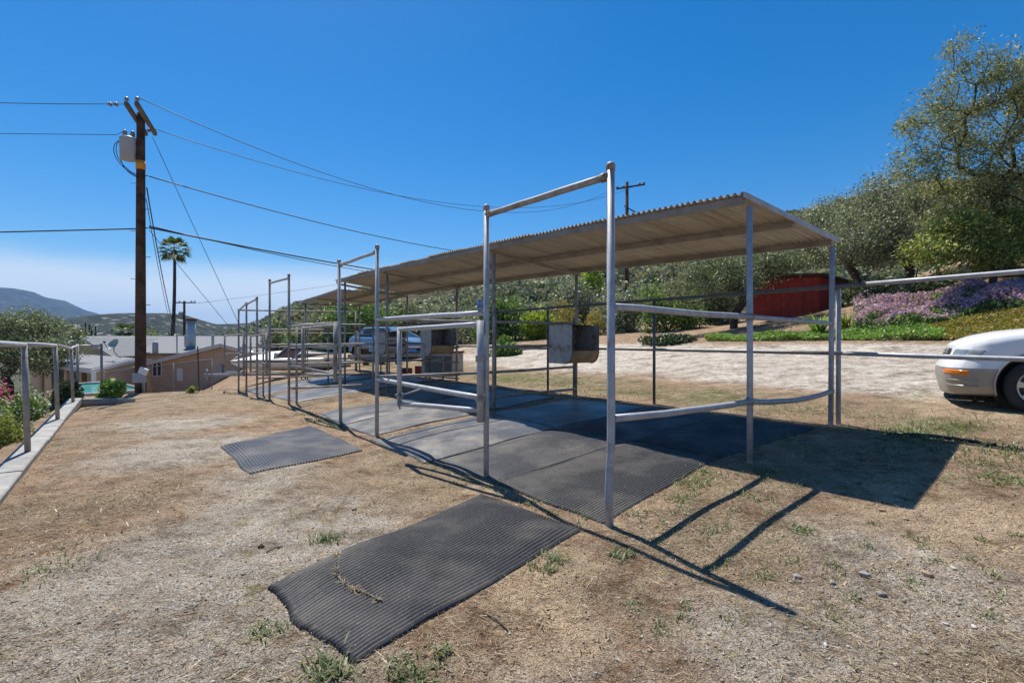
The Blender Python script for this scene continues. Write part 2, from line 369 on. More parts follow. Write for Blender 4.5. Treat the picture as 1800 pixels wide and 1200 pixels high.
def blob(x, y, pts):
    w = np.zeros_like(x)
    for (u, v, ru, k) in pts:
        p = gpx(u, v); q = gpx(min(u + ru, 2400), v); rad = max((q - p).length, 0.08)
        w = np.maximum(w, k * np.exp(-((x - p.x) ** 2 + ((y - p.y) / 1.25) ** 2) / (rad * rad)))
    return w

def build_ground():
    na, nr = 560, 330
    rr = np.concatenate([[0.02], np.geomspace(0.5, 6000, nr - 1)])
    # finer steps in the view than behind it
    q = np.linspace(-1, 1, na); an = np.pi * (0.62 * q + 0.38 * q ** 5)
    A, Rr = np.meshgrid(an, rr, indexing='ij'); X = Rr * np.sin(A); Y = Rr * np.cos(A); Z = g(X, Y)
    o = np_obj('ground', np.stack([X, Y, Z], -1).reshape(-1, 3), grid_faces(na, nr)[:, ::-1], ground_material(), smooth=True)
    x, y = X.ravel(), Y.ravel(); s, t = st(x, y); r = np.hypot(x, y)
    grav = blob(x, y, [(350, 1000, 260, .95), (520, 900, 170, .9), (330, 790, 120, .85), (300, 745, 110, .8), (130, 1110, 200, .8), (420, 1160, 260, .9),
                       (600, 930, 110, .8), (1620, 1010, 300, .55), (1400, 1120, 300, .5), (1000, 1180, 200, .35), (470, 840, 120, .7)])
    straw = blob(x, y, [(330, 700, 150, .9), (150, 770, 70, .8), (60, 900, 90, .55), (720, 825, 150, .85), (800, 905, 70, .7), (240, 870, 130, .5), (430, 700, 120, .9),
                        (640, 690, 110, .9), (1000, 660, 150, .8), (900, 640, 100, .7), (1230, 950, 160, .75), (1350, 860, 90, .75), (1260, 700, 150, .7), (1560, 720, 180, .45), (1100, 1060, 120, .4)])
    drive = 0.95 * sm(t, 5.6, 7.6) * (1 - sm(t, 11.6, 13.0)) * (1 - 0.55 * sm(s, 10, 18)) * (0.75 + 0.25 * np.sin(s * 0.8 + t))
    sand = blob(x, y, [(930, 1040, 70, .9), (960, 1110, 90, .75), (1000, 985, 50, .6), (1110, 890, 60, .5), (1640, 900, 170, .7), (860, 860, 40, .7), (1700, 720, 120, .5)])
    green = blob(x, y, [(1690, 750, 60, .45), (1590, 760, 50, .4), (1200, 830, 60, .3)]) + 0.25 * sm(t, 4.0, 4.6) * (1 - sm(t, 5.5, 6.5)) * sm(s, -2, 4)
    green = np.maximum(green, 0.5 * sm(t, 13.0, 13.6) * (1 - sm(t, 14.5, 15.5)) * (1 - sm(s, 6, 10)))
    farw = sm(r, 50, 90)
    for nm, cols in (('zone', (grav, straw, drive)), ('zone2', (sand, green, farw))):
        a = o.data.color_attributes.new(nm, 'FLOAT_COLOR', 'POINT')
        C = np.ones((len(x), 4), np.float32)
        for k in range(3): C[:, k] = cols[k]
        a.data.foreach_set('color', C.ravel())
    tag(o, kind='structure'); return o
ground = build_ground()

# ------------------------------------------------------------------ hills
def hill_material(name, c1, c2, rock, rscale, rthr, kind_scale):
    m, nt, b = nmat(name); v = coords(nt)
    base = ramp(nt, noise_tex(nt, v, kind_scale, 8, 0.72), [(0.41, c1), (0.57, c2)])
    rk = ramp(nt, noise_tex(nt, v, rscale, 6, 0.7), [(rthr, (0, 0, 0)), (rthr + 0.05, (1, 1, 1))])
    nt.links.new(mixc(nt, rk, base, rock), b.inputs['Base Color']); b.inputs['Roughness'].default_value = 0.95
    b.inputs['Specular IOR Level'].default_value = 0.1
    bump(nt, b, noise_tex(nt, v, kind_scale * 2.2, 8, 0.75), 1.0, 0.6 / kind_scale)
    return m

def ridge(name, D, W, prof, mat, base, rough, seed, back=0.6, nrow=46, ncol=260):
    """a range of hills whose skyline follows prof (pixel column, pixel row) at distance D"""
    us = np.array([p[0] for p in prof], float); vv = np.array([p[1] for p in prof], float)
    U = np.linspace(us[0], us[-1], ncol); H = CAM_H - (np.interp(U, us, vv) - 600) / F * D
    K = np.concatenate([np.linspace(0, 1, nrow), np.linspace(1.05, 1 + back, 8)])
    rng = np.random.default_rng(seed); ph = rng.uniform(0, 6, 8)
    UU, KK = np.meshgrid(U, K, indexing='ij'); HH = np.repeat(H[:, None], len(K), 1)
    Yd = D - W * (1 - KK); X = (UU - 900) / F * Yd
    prof_k = np.where(KK <= 1, np.sin(np.clip(KK, 0, 1) * np.pi / 2) ** 1.3, 1 - (KK - 1) ** 1.2)
    spur = sum(np.sin(X / (W * q) + ph[k] + 1.5 * np.sin(Yd / (W * 0.35) + ph[-k - 1])) * a for k, (q, a) in enumerate(((0.18, 1), (0.09, 0.5), (0.045, 0.3))))
    Z = base + (HH - base) * prof_k + rough * spur * np.clip(KK * (1.02 - KK) * 4, 0, 1)
    o = np_obj(name, np.stack([X, Yd, Z], -1).reshape(-1, 3), grid_faces(ncol, len(K)), mat, smooth=True)
    return tag(o, kind='structure')

ridge('mountain', 3200, 1300, [(-700, 545), (-300, 508), (-120, 500), (0, 518), (25, 519), (60, 523), (80, 530), (115, 532), (150, 545), (200, 557), (300, 575), (420, 585)],
      hill_material('mountain_scrub', (0.03, 0.036, 0.034), (0.085, 0.088, 0.075), (0.50, 0.45, 0.38), 0.014, 0.60, 0.012), -40, 40, 3)
ridge('distant_peak', 6500, 1200, [(120, 570), (190, 562), (215, 555), (228, 551), (240, 553), (262, 560), (330, 572), (520, 580)],
      hill_material('far_peak_scrub', (0.05, 0.055, 0.05), (0.08, 0.08, 0.07), (0.3, 0.27, 0.22), 0.01, 0.75, 0.003), -40, 10, 5)
ridge('boulder_hill', 900, 420, [(-800, 590), (-200, 575), (60, 568), (120, 566), (180, 562), (245, 557), (290, 553), (320, 556), (355, 566), (380, 572), (420, 569), (455, 566), (500, 566), (600, 570), (900, 585)],
      hill_material('boulder_hill_scrub', (0.02, 0.028, 0.015), (0.085, 0.092, 0.055), (0.62, 0.55, 0.47), 0.06, 0.585, 0.07), -22, 10, 8)

HILL_PROF = [(380, 596), (430, 582), (463, 571), (487, 558), (523, 543), (555, 535), (588, 532), (650, 510), (760, 470), (900, 440), (1100, 412), (1300, 392), (1430, 372), (1600, 330), (1900, 300), (2400, 280), (3200, 300)]
def hill_z(U, k):
    us = np.array([p[0] for p in HILL_PROF], float); vv = np.array([p[1] for p in HILL_PROF], float)
    Y0, Y1 = 32.0, 150.0; Yd = Y0 + (Y1 - Y0) * k; X0 = (U - 900) / F * Y0; X = (U - 900) / F * Yd
    z0 = np.clip(g(X0, Y0 + 0 * U), -6, 9) - 0.4; H = CAM_H - (np.interp(U, us, vv) - 600) / F * Y1
    kk = np.clip(k, 0, 1.0)
    z = z0 + (H - z0) * kk ** 1.05 + 1.2 * np.sin(X / 9 + 2 * np.sin(Yd / 17)) * np.sin(Yd / 11 + 1) * np.clip(k * (1.05 - k) * 4, 0, 1)
    return X, Yd, z - np.clip(k - 1, 0, 1) * 14
def build_hill():
    U = np.linspace(380, 3200, 420); K = np.linspace(0, 1.5, 90); UU, KK = np.meshgrid(U, K, indexing='ij')
    X, Y, Z = hill_z(UU, KK)
    m = hill_material('hillside_soil', (0.085, 0.08, 0.045), (0.20, 0.165, 0.095), (0.42, 0.30, 0.18), 0.09, 0.58, 0.35)
    o = np_obj('hillside', np.stack([X, Y, Z], -1).reshape(-1, 3), grid_faces(len(U), len(K)), m, smooth=True); tag(o, kind='structure')
    # the brush that covers it, shrub against shrub
    rng = np.random.default_rng(21); n = 5200
    k = rng.uniform(0.03, 1.03, n * 2) ** 0.85; U = rng.uniform(400, 2150, n * 2)
    patch = np.sin(U / 60 + 5 * k) * np.sin(k * 19 + U / 140) + rng.uniform(-0.6, 0.9, n * 2)
    sel = np.argsort(-patch)[:n]; k, U = k[sel], U[sel]
    X, Y, Z = hill_z(U, k)
    rad = rng.uniform(0.8, 2.0, n) * (0.7 + 0.5 * k); m_ = 84
    d = rng.normal(size=(n, m_, 3)); d /= np.linalg.norm(d, axis=2)[:, :, None]; d[:, :, 2] = np.abs(d[:, :, 2]) * 0.95 - 0.08
    ctr = np.stack([X, Y, Z], 1)
    P = ctr[:, None, :] + d * rad[:, None, None] * rng.uniform(0.55, 1.05, (n, m_, 1))
    sz = np.repeat(rad * 0.36, m_) * rng.uniform(0.5, 1.3, n * m_)
    V, Fq = leaf_quads(P.reshape(-1, 3), sz, rng, 0.75)
    mm = bpy.data.materials.new('chaparral_foliage'); mm.use_nodes = True; nt = mm.node_tree; nt.nodes.clear()
    out = nt.nodes.new('ShaderNodeOutputMaterial'); gg = nt.nodes.new('ShaderNodeNewGeometry')
    at = nt.nodes.new('ShaderNodeAttribute'); at.attribute_name = 'shrub'
    c = mixc(nt, 0.35, ramp(nt, at.outputs['Fac'], [(0, (0.061, 0.076, 0.041)), (0.35, (0.128, 0.151, 0.081)), (0.7, (0.223, 0.240, 0.149)), (0.9, (0.324, 0.331, 0.135)), (1, (0.378, 0.297, 0.176))]),
             ramp(nt, gg.outputs['Random Per Island'], [(0, (0.068, 0.078, 0.041)), (1, (0.351, 0.358, 0.216))]))
    p = nt.nodes.new('ShaderNodeBsdfPrincipled'); t_ = nt.nodes.new('ShaderNodeBsdfTranslucent'); mx = nt.nodes.new('ShaderNodeMixShader')
    p.inputs['Roughness'].default_value = 0.6; p.inputs['Specular IOR Level'].default_value = 0.2; mx.inputs[0].default_value = 0.25
    c = mixc(nt, 1.0, c, (1.25, 1.25, 1.2), 'MULTIPLY')
    nt.links.new(c, p.inputs['Base Color']); nt.links.new(c, t_.inputs['Color'])
    nt.links.new(p.outputs[0], mx.inputs[1]); nt.links.new(t_.outputs[0], mx.inputs[2]); nt.links.new(mx.outputs[0], out.inputs['Surface'])
    o = np_obj('chaparral', V, Fq, mm)
    a = o.data.attributes.new('shrub', 'FLOAT', 'FACE'); a.data.foreach_set('value', np.repeat(rng.uniform(0, 1, n).astype(np.float32), m_))
    tag(o, 'grey green chaparral brush covering the hillside behind the stalls', 'brush', kind='stuff')
build_hill()
# ------------------------------------------------------------------ the pipe stalls with their roof
corral = thing('horse_stalls', 'row of galvanised pipe horse stalls under a long corrugated metal roof', 'horse stall', tuple(WG(8, 2)))
CP = M['pipe']; CO = M['pipe_old']; CD = M['pipe_dark']

def post(pts, r=0.03, mat=None, cap=True, parent=corral, name='post'):
    m = MB(); m.tube(pts, r, 14); p = m.build(name, mat or CP, parent, True)
    if cap:
        c = MB(); top = Vector(pts[-1]); c.tube([top + Vector((0, 0, q)) for q in (-0.045, -0.002, 0.014, 0.024)], [r * 1.14, r * 1.16, r * 0.85, r * 0.25], 14); c.build('post_cap', CO, p, True)
    return p
def sagpath(a, b, sag=0.0, n=7, jit=0.0):
    a, b = Vector(a), Vector(b); out = []
    for k in range(n):
        q = k / (n - 1); p = a.lerp(b, q); p.z -= sag * 4 * q * (1 - q)
        if 0 < k < n - 1 and jit: p += Vector((random.uniform(-jit, jit), random.uniform(-jit, jit), random.uniform(-jit, jit)))
        out.append(p)
    return out
def rail(a, b, r=0.026, mat=None, sag=0.0, jit=0.004, name='rail', parent=corral):
    m = MB(); m.tube(sagpath(a, b, sag, 7, jit), r, 12); return m.build(name, mat or CP, parent, True)
def collar(p, axis, r=0.04, w=0.05, parent=corral):
    a = Vector(axis).normalized() * w / 2; m = MB(); m.tube([Vector(p) - a, Vector(p) + a], r, 12); return m.build('clamp', CO, parent, True)

# front line: tall gateways P1-P2, P3-P4, P5-P6, P7-P8 and the end frame
FS = [0.0, 1.685, 4.57, 6.24, 9.75, 11.74, 13.37, 15.0, 16.4]
FT = [2.75, 2.785, 2.81, 2.81, 2.93, 3.0, 2.66, 2.60, 2.47]
b = WG(0, 0, -0.12); e = E2
post([b, W3(0, -0.012, 0.28), W3(0, 0.010, 0.55), W3(0, 0.014, 0.85), W3(0, 0.008, FT[0])], 0.031)
for k in range(1, 9):
    lean = 0.06 if k == 3 else random.uniform(-0.01, 0.012)
    post([WG(FS[k] - lean, 0, -0.12), W3(FS[k], 0, 1.3), W3(FS[k] + lean * 0.6, 0, FT[k])], 0.029, CP if k < 4 else CO)
for a, c, dz in ((0, 1, 0.085), (2, 3, 0.085), (4, 5, 0.085), (6, 7, 0.05), (7, 8, 0.03)):
    rail(W3(FS[a], 0, FT[a] - dz), W3(FS[c], 0, FT[c] - dz), 0.029 if a == 0 else 0.026, CO if a == 0 else None, name='crossbar')
    for q in (a, c): collar(W3(FS[q] + (0.06 if q == a else -0.06), 0, FT[q] - dz), (D2[0], D2[1], 0), 0.036, 0.05)
# front panels between the gateways
for a, c, zs in ((1, 2, (1.70, 0.82)), (3, 4, (1.74, 1.30, 0.84)), (5, 6, (1.70, 1.28, 0.82)), (7, 8, (1.62, 1.2, 0.75))):
    for z in zs:
        dz = -0.02 * a / 3
        rail(W3(FS[a], 0.0, z + dz), W3(FS[c], 0.0, z + dz + 0.03), 0.030 if a == 1 else 0.025, CP if a == 1 else CO)
# double posts beside the gateways
post([WG(9.6, 0.13, -0.1), W3(9.6, 0.13, 1.78)], 0.025, CO, False)
post([WG(13.2, 0.13, -0.1), W3(13.2, 0.13, 1.74)], 0.025, CO, False)

# roof posts (front t=2.05, back t=4.05)
ROOF_F = [(0.0, 2.86), (2.5, 2.98), (4.5, 3.05), (9.0, 3.17), (12.3, 3.2)]
ROOF_B = [(0.0, 2.67), (4.45, 2.80), (8.6, 2.89), (12.3, 2.93)]
def zf(s): return float(np.interp(s, *zip(*ROOF_F)))
def zb(s): return float(np.interp(s, *zip(*ROOF_B)))
for s in (0.0, 4.5, 9.0, 12.0):
    post([WG(s, 2.05, -0.12), W3(s, 2.05, 1.2), W3(s + 0.01, 2.06, zf(s) - 0.10)], 0.030, CP if s == 0 else CO, False)
    post([WG(s + 0.02, 4.0, -0.12), W3(s, 4.0, zb(s) - 0.10)], 0.030, CP if s == 0 else CO, False)
for s in (16.1,):
    post([WG(s, 2.05, -0.12), W3(s, 2.05, 2.74)], 0.028, CO, False); post([WG(s, 4.0, -0.12), W3(s, 4.0, 2.76)], 0.028, CO, False)
# second, fence post beside the back corner post
post([WG(-0.035, 4.085, -0.12), W3(-0.035, 4.085, 2.05)], 0.028, CP, False)

# side panel of the near stall: two bowed rails
rail(W3(0, 0.0, 1.665), W3(0, 2.05, 1.645), 0.029, None, 0.0, 0.006); rail(W3(0, 2.05, 1.645), W3(0, 4.0, 1.62), 0.027, None, 0.0, 0.004)
for q0, q1, z0, z1, sg in ((0.0, 2.05, 0.81, 0.80, 0.015), (2.05, 4.0, 0.80, 0.79, 0.05)):
    rail(W3(0, q0, z0), W3(0, q1, z1), 0.029, None, sg, 0.004)
collar(W3(0, 2.05, 1.645), (0, 0, 1), 0.037, 0.07); collar(W3(0, 2.05, 0.80), (0, 0, 1), 0.037, 0.07)
for a_ in (W3(0, 0.035, 1.665), W3(0, 0.035, 0.81)): collar(a_, (E2[0], E2[1], 0), 0.033, 0.012)
for s_, z_ in ((FS[1] + .035, 1.70), (FS[1] + .035, .82), (FS[2] - .035, 1.73), (FS[2] - .035, .85)): collar(W3(s_, 0, z_), (D2[0], D2[1], 0), 0.035, 0.012)
# dividers
for s, zs in ((4.57, (1.72, 1.31, 0.88, 0.46)), (9.75, (1.80, 1.32, 0.89, 0.33)), (13.37, (1.74, 1.3, 0.85, 0.35)), (16.4, (1.68, 1.2, 0.75, 0.3))):
    for z in zs:
        if s < 5 and z in (1.31, 0.46): rail(W3(s - 0.06, 2.05, z), W3(s - 0.06, 4.0, z + 0.02), 0.023, CO)
        else: rail(W3(s, 0.03, z), W3(s - 0.03, 4.0, z + 0.03), 0.024, CO, 0.0 if z > 1 else 0.02)
    post([WG(s, 4.0, -0.1), W3(s, 4.0, 1.85)], 0.024, CO, False)
    if s > 5: post([WG(s, 2.0, -0.1), W3(s, 2.0, 1.8)], 0.024, CO, False)
rail(W3(16.4, 0, 2.44), W3(16.4, 3.95, 2.52), 0.026, CO); post([WG(16.4, 3.95, -0.1), W3(16.4, 3.95, 2.55)], 0.026, CO, False)
post([WG(16.4, 2.2, -0.1), W3(16.4, 2.2, 2.46)], 0.022, CO, False)
# back line
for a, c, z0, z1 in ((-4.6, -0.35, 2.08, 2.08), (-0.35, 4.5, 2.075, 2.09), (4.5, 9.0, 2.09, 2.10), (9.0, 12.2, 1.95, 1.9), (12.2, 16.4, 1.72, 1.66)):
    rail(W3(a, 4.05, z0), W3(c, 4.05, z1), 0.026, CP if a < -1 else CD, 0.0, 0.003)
for a, c, z0, z1 in ((-4.6, -0.1, 1.17, 1.255), (-0.1, 4.5, 1.255, 1.27), (4.5, 9.0, 1.27, 1.28), (9.0, 16.4, 1.25, 1.15)):
    rail(W3(a, 4.05, z0), W3(c, 4.05, z1), 0.026, CP if a < -1 else CO, 0.0, 0.003)
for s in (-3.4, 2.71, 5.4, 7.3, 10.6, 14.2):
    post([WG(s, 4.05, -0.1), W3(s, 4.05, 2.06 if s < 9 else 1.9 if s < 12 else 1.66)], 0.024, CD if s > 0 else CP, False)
for z in (0.85, 0.42): rail(W3(9.0, 4.05, z), W3(16.4, 4.05, z - 0.1), 0.024, CO)

# ---- roof: purlins, rafters and corrugated sheets
def roof_pt(s, t, zfun0, zfun1, t0, t1, dz=0.0):
    q = (t - t0) / (t1 - t0); return W3(s, t, zfun0(s) * (1 - q) + zfun1(s) * q + dz)
def sheets(s0, s1, t0, t1, fz, bz, width, seed):
    rng = random.Random(seed); s = s0; pitch = 0.0762; k = 0
    while s < s1 - 0.05:
        e_ = min(s + width, s1); m = MB(); n = max(8, int((e_ - s + 0.04) / pitch * 8)); top = []; bot = []
        skew = rng.uniform(-0.03, 0.03); lift = 0.003 * (k % 2)
        for i in range(n + 1):
            ss = s + (e_ - s + 0.04) * i / n; w = math.cos(2 * math.pi * ss / pitch) * 0.017
            rowt, rowb = [], []
            for j in range(5):
                tt = (t0 + skew) + (t1 - t0) * j / 4
                p = roof_pt(ss, tt, fz, bz, t0, t1); p.z += w + lift + 0.006 * math.sin(ss * 1.3 + j)
                rowt.append(p + Vector((0, 0, 0.0018))); rowb.append(p)
            top.append(rowt); bot.append(rowb)
        m.grid(top); m.grid([r_[::-1] for r_ in bot])
        for j in (0, 4):
            m.grid([[top[i][j], bot[i][j]] for i in range(n + 1)])
        m.build('roof_sheet', M['roof_metal'], corral, True, False)
        s = e_; k += 1
T0, T1 = 1.92, 4.13
sheets(0.0, 12.45, T0, T1, zf, zb, 0.66, 3)
zf2 = lambda s: float(np.interp(s, (12, 16.3), (2.93, 2.82))); zb2 = lambda s: float(np.interp(s, (12, 16.3), (2.89, 2.85)))
sheets(12.3, 16.25, T0, T1, lambda s: zf2(s), lambda s: zb2(s) - 0.02, 0.66, 5)
for (sa, sb, fa, fb_) in ((0.02, 12.43, zf, zb), (12.35, 16.2, zf2, zb2)):
    cuts = [sa] + [q for q in (2.5, 4.5, 9.0) if sa < q < sb] + [sb]
    for tt in (T0 + 0.05, (T0 + T1) / 2, T1 - 0.10):
        m = MB()
        for a, c in zip(cuts[:-1], cuts[1:]):
            m.bar(roof_pt(a, tt, fa, fb_, T0, T1, -0.052), roof_pt(c, tt, fa, fb_, T0, T1, -0.052), 0.05, 0.075)
        m.build('purlin', M['purlin'], corral)
    for s in ([4.5, 9.0, 12.35] if sa < 1 else [14.3, 16.12]):
        m = MB(); m.bar(roof_pt(s, T0 + 0.02, fa, fb_, T0, T1, -0.115), roof_pt(s, T1 - 0.02, fa, fb_, T0, T1, -0.115), 0.05, 0.05); m.build('rafter', M['purlin'], corral)
m = MB(); m.bar(roof_pt(-0.012, T0, zf, zb, T0, T1, -0.012), roof_pt(-0.012, T1, zf, zb, T0, T1, -0.012), 0.02, 0.055); m.build('barge_trim', M['pipe'], corral)

# ---- gates: each leaf a welded pipe frame swung open flat along the panel beside it
def gate(hinge_s, ang, width, z0, z1, mat, r, tie=True, midrail=False):
    h = W3(hinge_s, -0.075, 0); d0 = Vector((D2[0], D2[1], 0)); d = Matrix.Rotation(R(ang), 3, 'Z') @ d0
    a0, a1 = h + Vector((0, 0, z0)), h + Vector((0, 0, z1)); c = h + d * width; c0, c1 = c + Vector((0, 0, z0 - 0.05)), c + Vector((0, 0, z1 - 0.03))
    m = MB(); m.tube([a0 - Vector((0, 0, 0.12)), a1 + Vector((0, 0, 0.04))], r * 1.35, 12); gt = m.build('gate', mat, corral, True)
    for p, q, nm in ((a1, c1, 'gate_rail'), (a0, c0, 'gate_rail')): rail(p, q, r, mat, 0.0, 0.002, nm, gt)
    if midrail: rail((a0 + a1) / 2, (c0 + c1) / 2, r * 0.8, mat, 0, 0.002, 'gate_rail', gt)
    mm = MB(); mm.tube([c0 - Vector((0, 0, 0.03)), c1 + Vector((0, 0, 0.03))], r * 1.1, 12); mm.build('gate_stile', mat, gt, True)
    for z in (z0 + 0.12, z1 - 0.35):
        mm = MB(); hp = h + Vector((0, 0, z)); mm.tube([hp - Vector((0, 0, 0.03)), hp + Vector((0, 0, 0.03))], r * 1.9, 10); mm.bar(hp, W3(hinge_s, 0, z), 0.03, 0.04); mm.build('hinge', CO, gt)
    if tie:  # strap knotted round the swinging stile and over to the panel rail
        mm = MB(); k0 = c0 + Vector((0, 0, 0.10)); pts = []
        for q in range(15): an = q / 14 * 4 * math.pi; pts.append(k0 + Vector((math.cos(an) * r * 1.6, math.sin(an) * r * 1.6, 0.015 * math.sin(q * 1.7))))
        mm.tube(pts, 0.012, 6); mm.tube([k0 + Vector((0.02, -0.05, 0)), k0 + Vector((0.0, -0.06, -0.09)), k0 + Vector((0.02, -0.055, -0.16))], 0.010, 6)
        mm.tube([k0, k0 - d * 0.15 + Vector((0, 0, 0.03)), k0 - d * 0.34 + Vector((0.07, 0.04, 0.10))], 0.010, 6); mm.build('strap', M['porcelain'], gt, True)
    return gt
gate(1.685, 10, 1.42, 0.70, 1.575, CP, 0.027, True)
gate(6.24, 8, 1.35, 0.82, 1.68, CO, 0.026, False)
gate(11.74, 6, 1.35, 0.62, 1.58, CO, 0.025, False, True)
gate(15.0, 14, 1.4, 0.45, 1.62, CO, 0.025, False, True)

# chain hanging by the second gateway
m = MB(); cpos = W3(4.6, -0.06, 0.0)
for k in range(9):
    c = cpos + Vector((0.06 + 0.01 * (k % 2), 0.05, 0.80 - k * 0.035)); an = k % 2 * math.pi / 2
    m.tube([c + Vector((math.cos(an) * 0.014 * math.cos(q), math.sin(an) * 0.014 * math.cos(q), 0.022 * math.sin(q))) for q in np.linspace(0, 2 * math.pi, 9)], 0.005, 5)
m.build('chain', M['steel_dark'], corral)

# ------------------------------------------------------------------ hay feeders hung on the dividers
def feeder(s_back, t_left, w, L, z0, z1, label, slots=False):
    root = thing('hay_feeder', label, 'feeder', tuple(W3(s_back - w / 2, t_left + L / 2, z0)), 'hay feeders hung in the stalls')
    H = z1 - z0; th = 0.006
    def P(a, bb, z): return W3(s_back - a, t_left + bb, z0 + z)     # a: out from the divider, bb: along it
    def outline(n=8, r=0.20, rt=0.05):
        o = [(0, 0.0), (w - r, 0.0)]
        o += [(w - r + r * math.sin(q), r - r * math.cos(q)) for q in np.linspace(0, math.pi / 2, n)[1:]]
        o += [(w, H - rt)] + [(w - rt + rt * math.cos(q), H - rt + rt * math.sin(q)) for q in np.linspace(0, math.pi / 2, 5)[1:]]
        o += [(0, H)]
        return o
    ol = outline()
    for bb, nm in ((0.0, 'side_panel'), (L, 'side_panel')):
        m = MB(); m.prism([P(a, bb, z) for a, z in ol], P(0, th, 0) - P(0, 0, 0)); sp = m.build(nm, M['feeder'], root)
        rm = MB(); rm.tube([P(a, bb + th / 2, z) for a, z in ol[1:-1]], 0.008, 6); rm.build('rolled_edge', M['rust_edge'], sp, True)
    m = MB(); m.prism([P(0, 0, 0), P(th, 0, 0), P(th, 0, H), P(0, 0, H)], P(0, L, 0) - P(0, 0, 0)); m.build('back_panel', M['feeder'], root)
    m = MB(); lip = 0.24; r = 0.20
    tr = [(0.01, 0.006), (w - r, 0.006)] + [(w - r + (r - .004) * math.sin(q), r - (r - .004) * math.cos(q)) for q in np.linspace(0, math.pi / 2, 8)[1:]] + [(w - 0.006, lip)]
    rows = [[P(a, 0.008, z), P(a, L - 0.004, z)] for a, z in tr]; m.grid(rows); m.grid([[P(a, L - .004, z + .006), P(a, .008, z + .006)] for a, z in tr])
    m.build('tray', M['feeder_rust'] if not slots else M['feeder'], root, True)
    m = MB(); m.tube([P(w - 0.006, 0.0, lip), P(w - 0.006, L, lip)], 0.009, 6); m.build('lip', M['rust_edge'], root, True)
    if slots:
        for z in (0.30, 0.42):
            m = MB(); m.prism([P(w - .01, 0.01, z), P(w - .004, 0.01, z), P(w - .004, 0.01, z + .09), P(w - .01, 0.01, z + .09)], P(0, L - .02, 0) - P(0, 0, 0)); m.build('front_slat', M['feeder'], root)
    else:
        for k in range(7):       # sloping bars of the hay rack
            m = MB(); bb = L * (k + 0.8) / 8; m.tube([P(0.06, bb, 0.26), P(0.30, bb + 0.03, H - 0.03)], 0.007, 6); m.build('rack_bar', M['rust_edge'], root, True)
    m = MB(); m.prism([P(0, 0, H - .004), P(0.42, 0, H - .004), P(0.42, 0, H + .002), P(0, 0, H + .002)], P(0, L, 0) - P(0, 0, 0)); m.build('top_panel', M['rust_edge'], root)
    for bb in (0.1, L - 0.1):
        m = MB(); m.tube([P(-0.03, bb, H - 0.02), P(-0.055, bb, H + 0.03), P(-0.02, bb, H + 0.045), P(0.02, bb, H - 0.01)], 0.01, 6); m.build('hook', CO, root, True)
    return root
feeder(4.50, 3.30, 0.62, 0.66, 1.00, 1.70, 'large rusty-edged metal hay feeder with open front, in the nearest stall')
feeder(9.68, 3.28, 0.62, 0.66, 1.06, 1.72, 'metal hay feeder with orange rusted tray, above the grey metal box')
feeder(12.7, 3.35, 0.55, 0.66, 1.02, 1.70, 'slatted metal hay feeder seen in front of the blue car', True)

# small blue can standing on the front panel's top rail
can = thing('can', 'small blue and white can standing on the top rail beside the gate', 'can', tuple(W3(1.80, 0, 1.728)))
m = MB(); c = W3(1.80, 0.0, 1.728)
m.tube([c + Vector((0, 0, z)) for z in (0, 0.006, 0.10, 0.108)], [0.031, 0.034, 0.034, 0.029], 16); m.build('body', plain('blue_can_print', (0.05, 0.15, 0.42), 0.35, 0.3, 0.5, 14, col2=(0.35, 0.45, 0.6)), can, True)
m = MB(); m.tube([c + Vector((0, 0, z)) for z in (0.105, 0.112, 0.114)], [0.030, 0.030, 0.02], 16); m.build('lid', M['porcelain'], can, True)

# ------------------------------------------------------------------ rubber mats
def matmaterial(name, dust, seed, rough=0.55, k=1.0):
    m, nt, b = nmat(name); v = coords(nt)
    mp = nt.nodes.new('ShaderNodeMapping'); mp.inputs['Location'].default_value = (seed, seed * 2, 0); nt.links.new(v, mp.inputs['Vector']); v = mp.outputs[0]
    base = ramp(nt, noise_tex(nt, v, 40, 4, 0.7), [(0.3, tuple(k * q for q in (0.018, 0.018, 0.020))), (0.7, tuple(k * q for q in (0.048, 0.048, 0.052)))])
    d = ramp(nt, noise_tex(nt, v, 1.6, 7, 0.62), [(0.45, (0, 0, 0)), (0.75, (dust, dust, dust))])
    c = mixc(nt, d, base, (0.33, 0.29, 0.24))
    f = ramp(nt, noise_tex(nt, v, 130, 2, 0.5), [(0.69, (0, 0, 0)), (0.72, (0.7, 0.7, 0.7))]); c = mixc(nt, f, c, (0.42, 0.36, 0.27))
    nt.links.new(c, b.inputs['Base Color']); b.inputs['Roughness'].default_value = rough; b.inputs['Specular IOR Level'].default_value = 0.5
    bump(nt, b, noise_tex(nt, v, 90, 4), 0.25, 0.004)
    return m
MATS = []
MM = [matmaterial('ridged_rubber', 0.34, 1.3, 0.6, 0.75), matmaterial('dusty_smooth_rubber', 0.85, 4.1, 0.42, 1.9), matmaterial('ridged_rubber_dusty', 0.5, 7.7, 0.5, 1.4)]

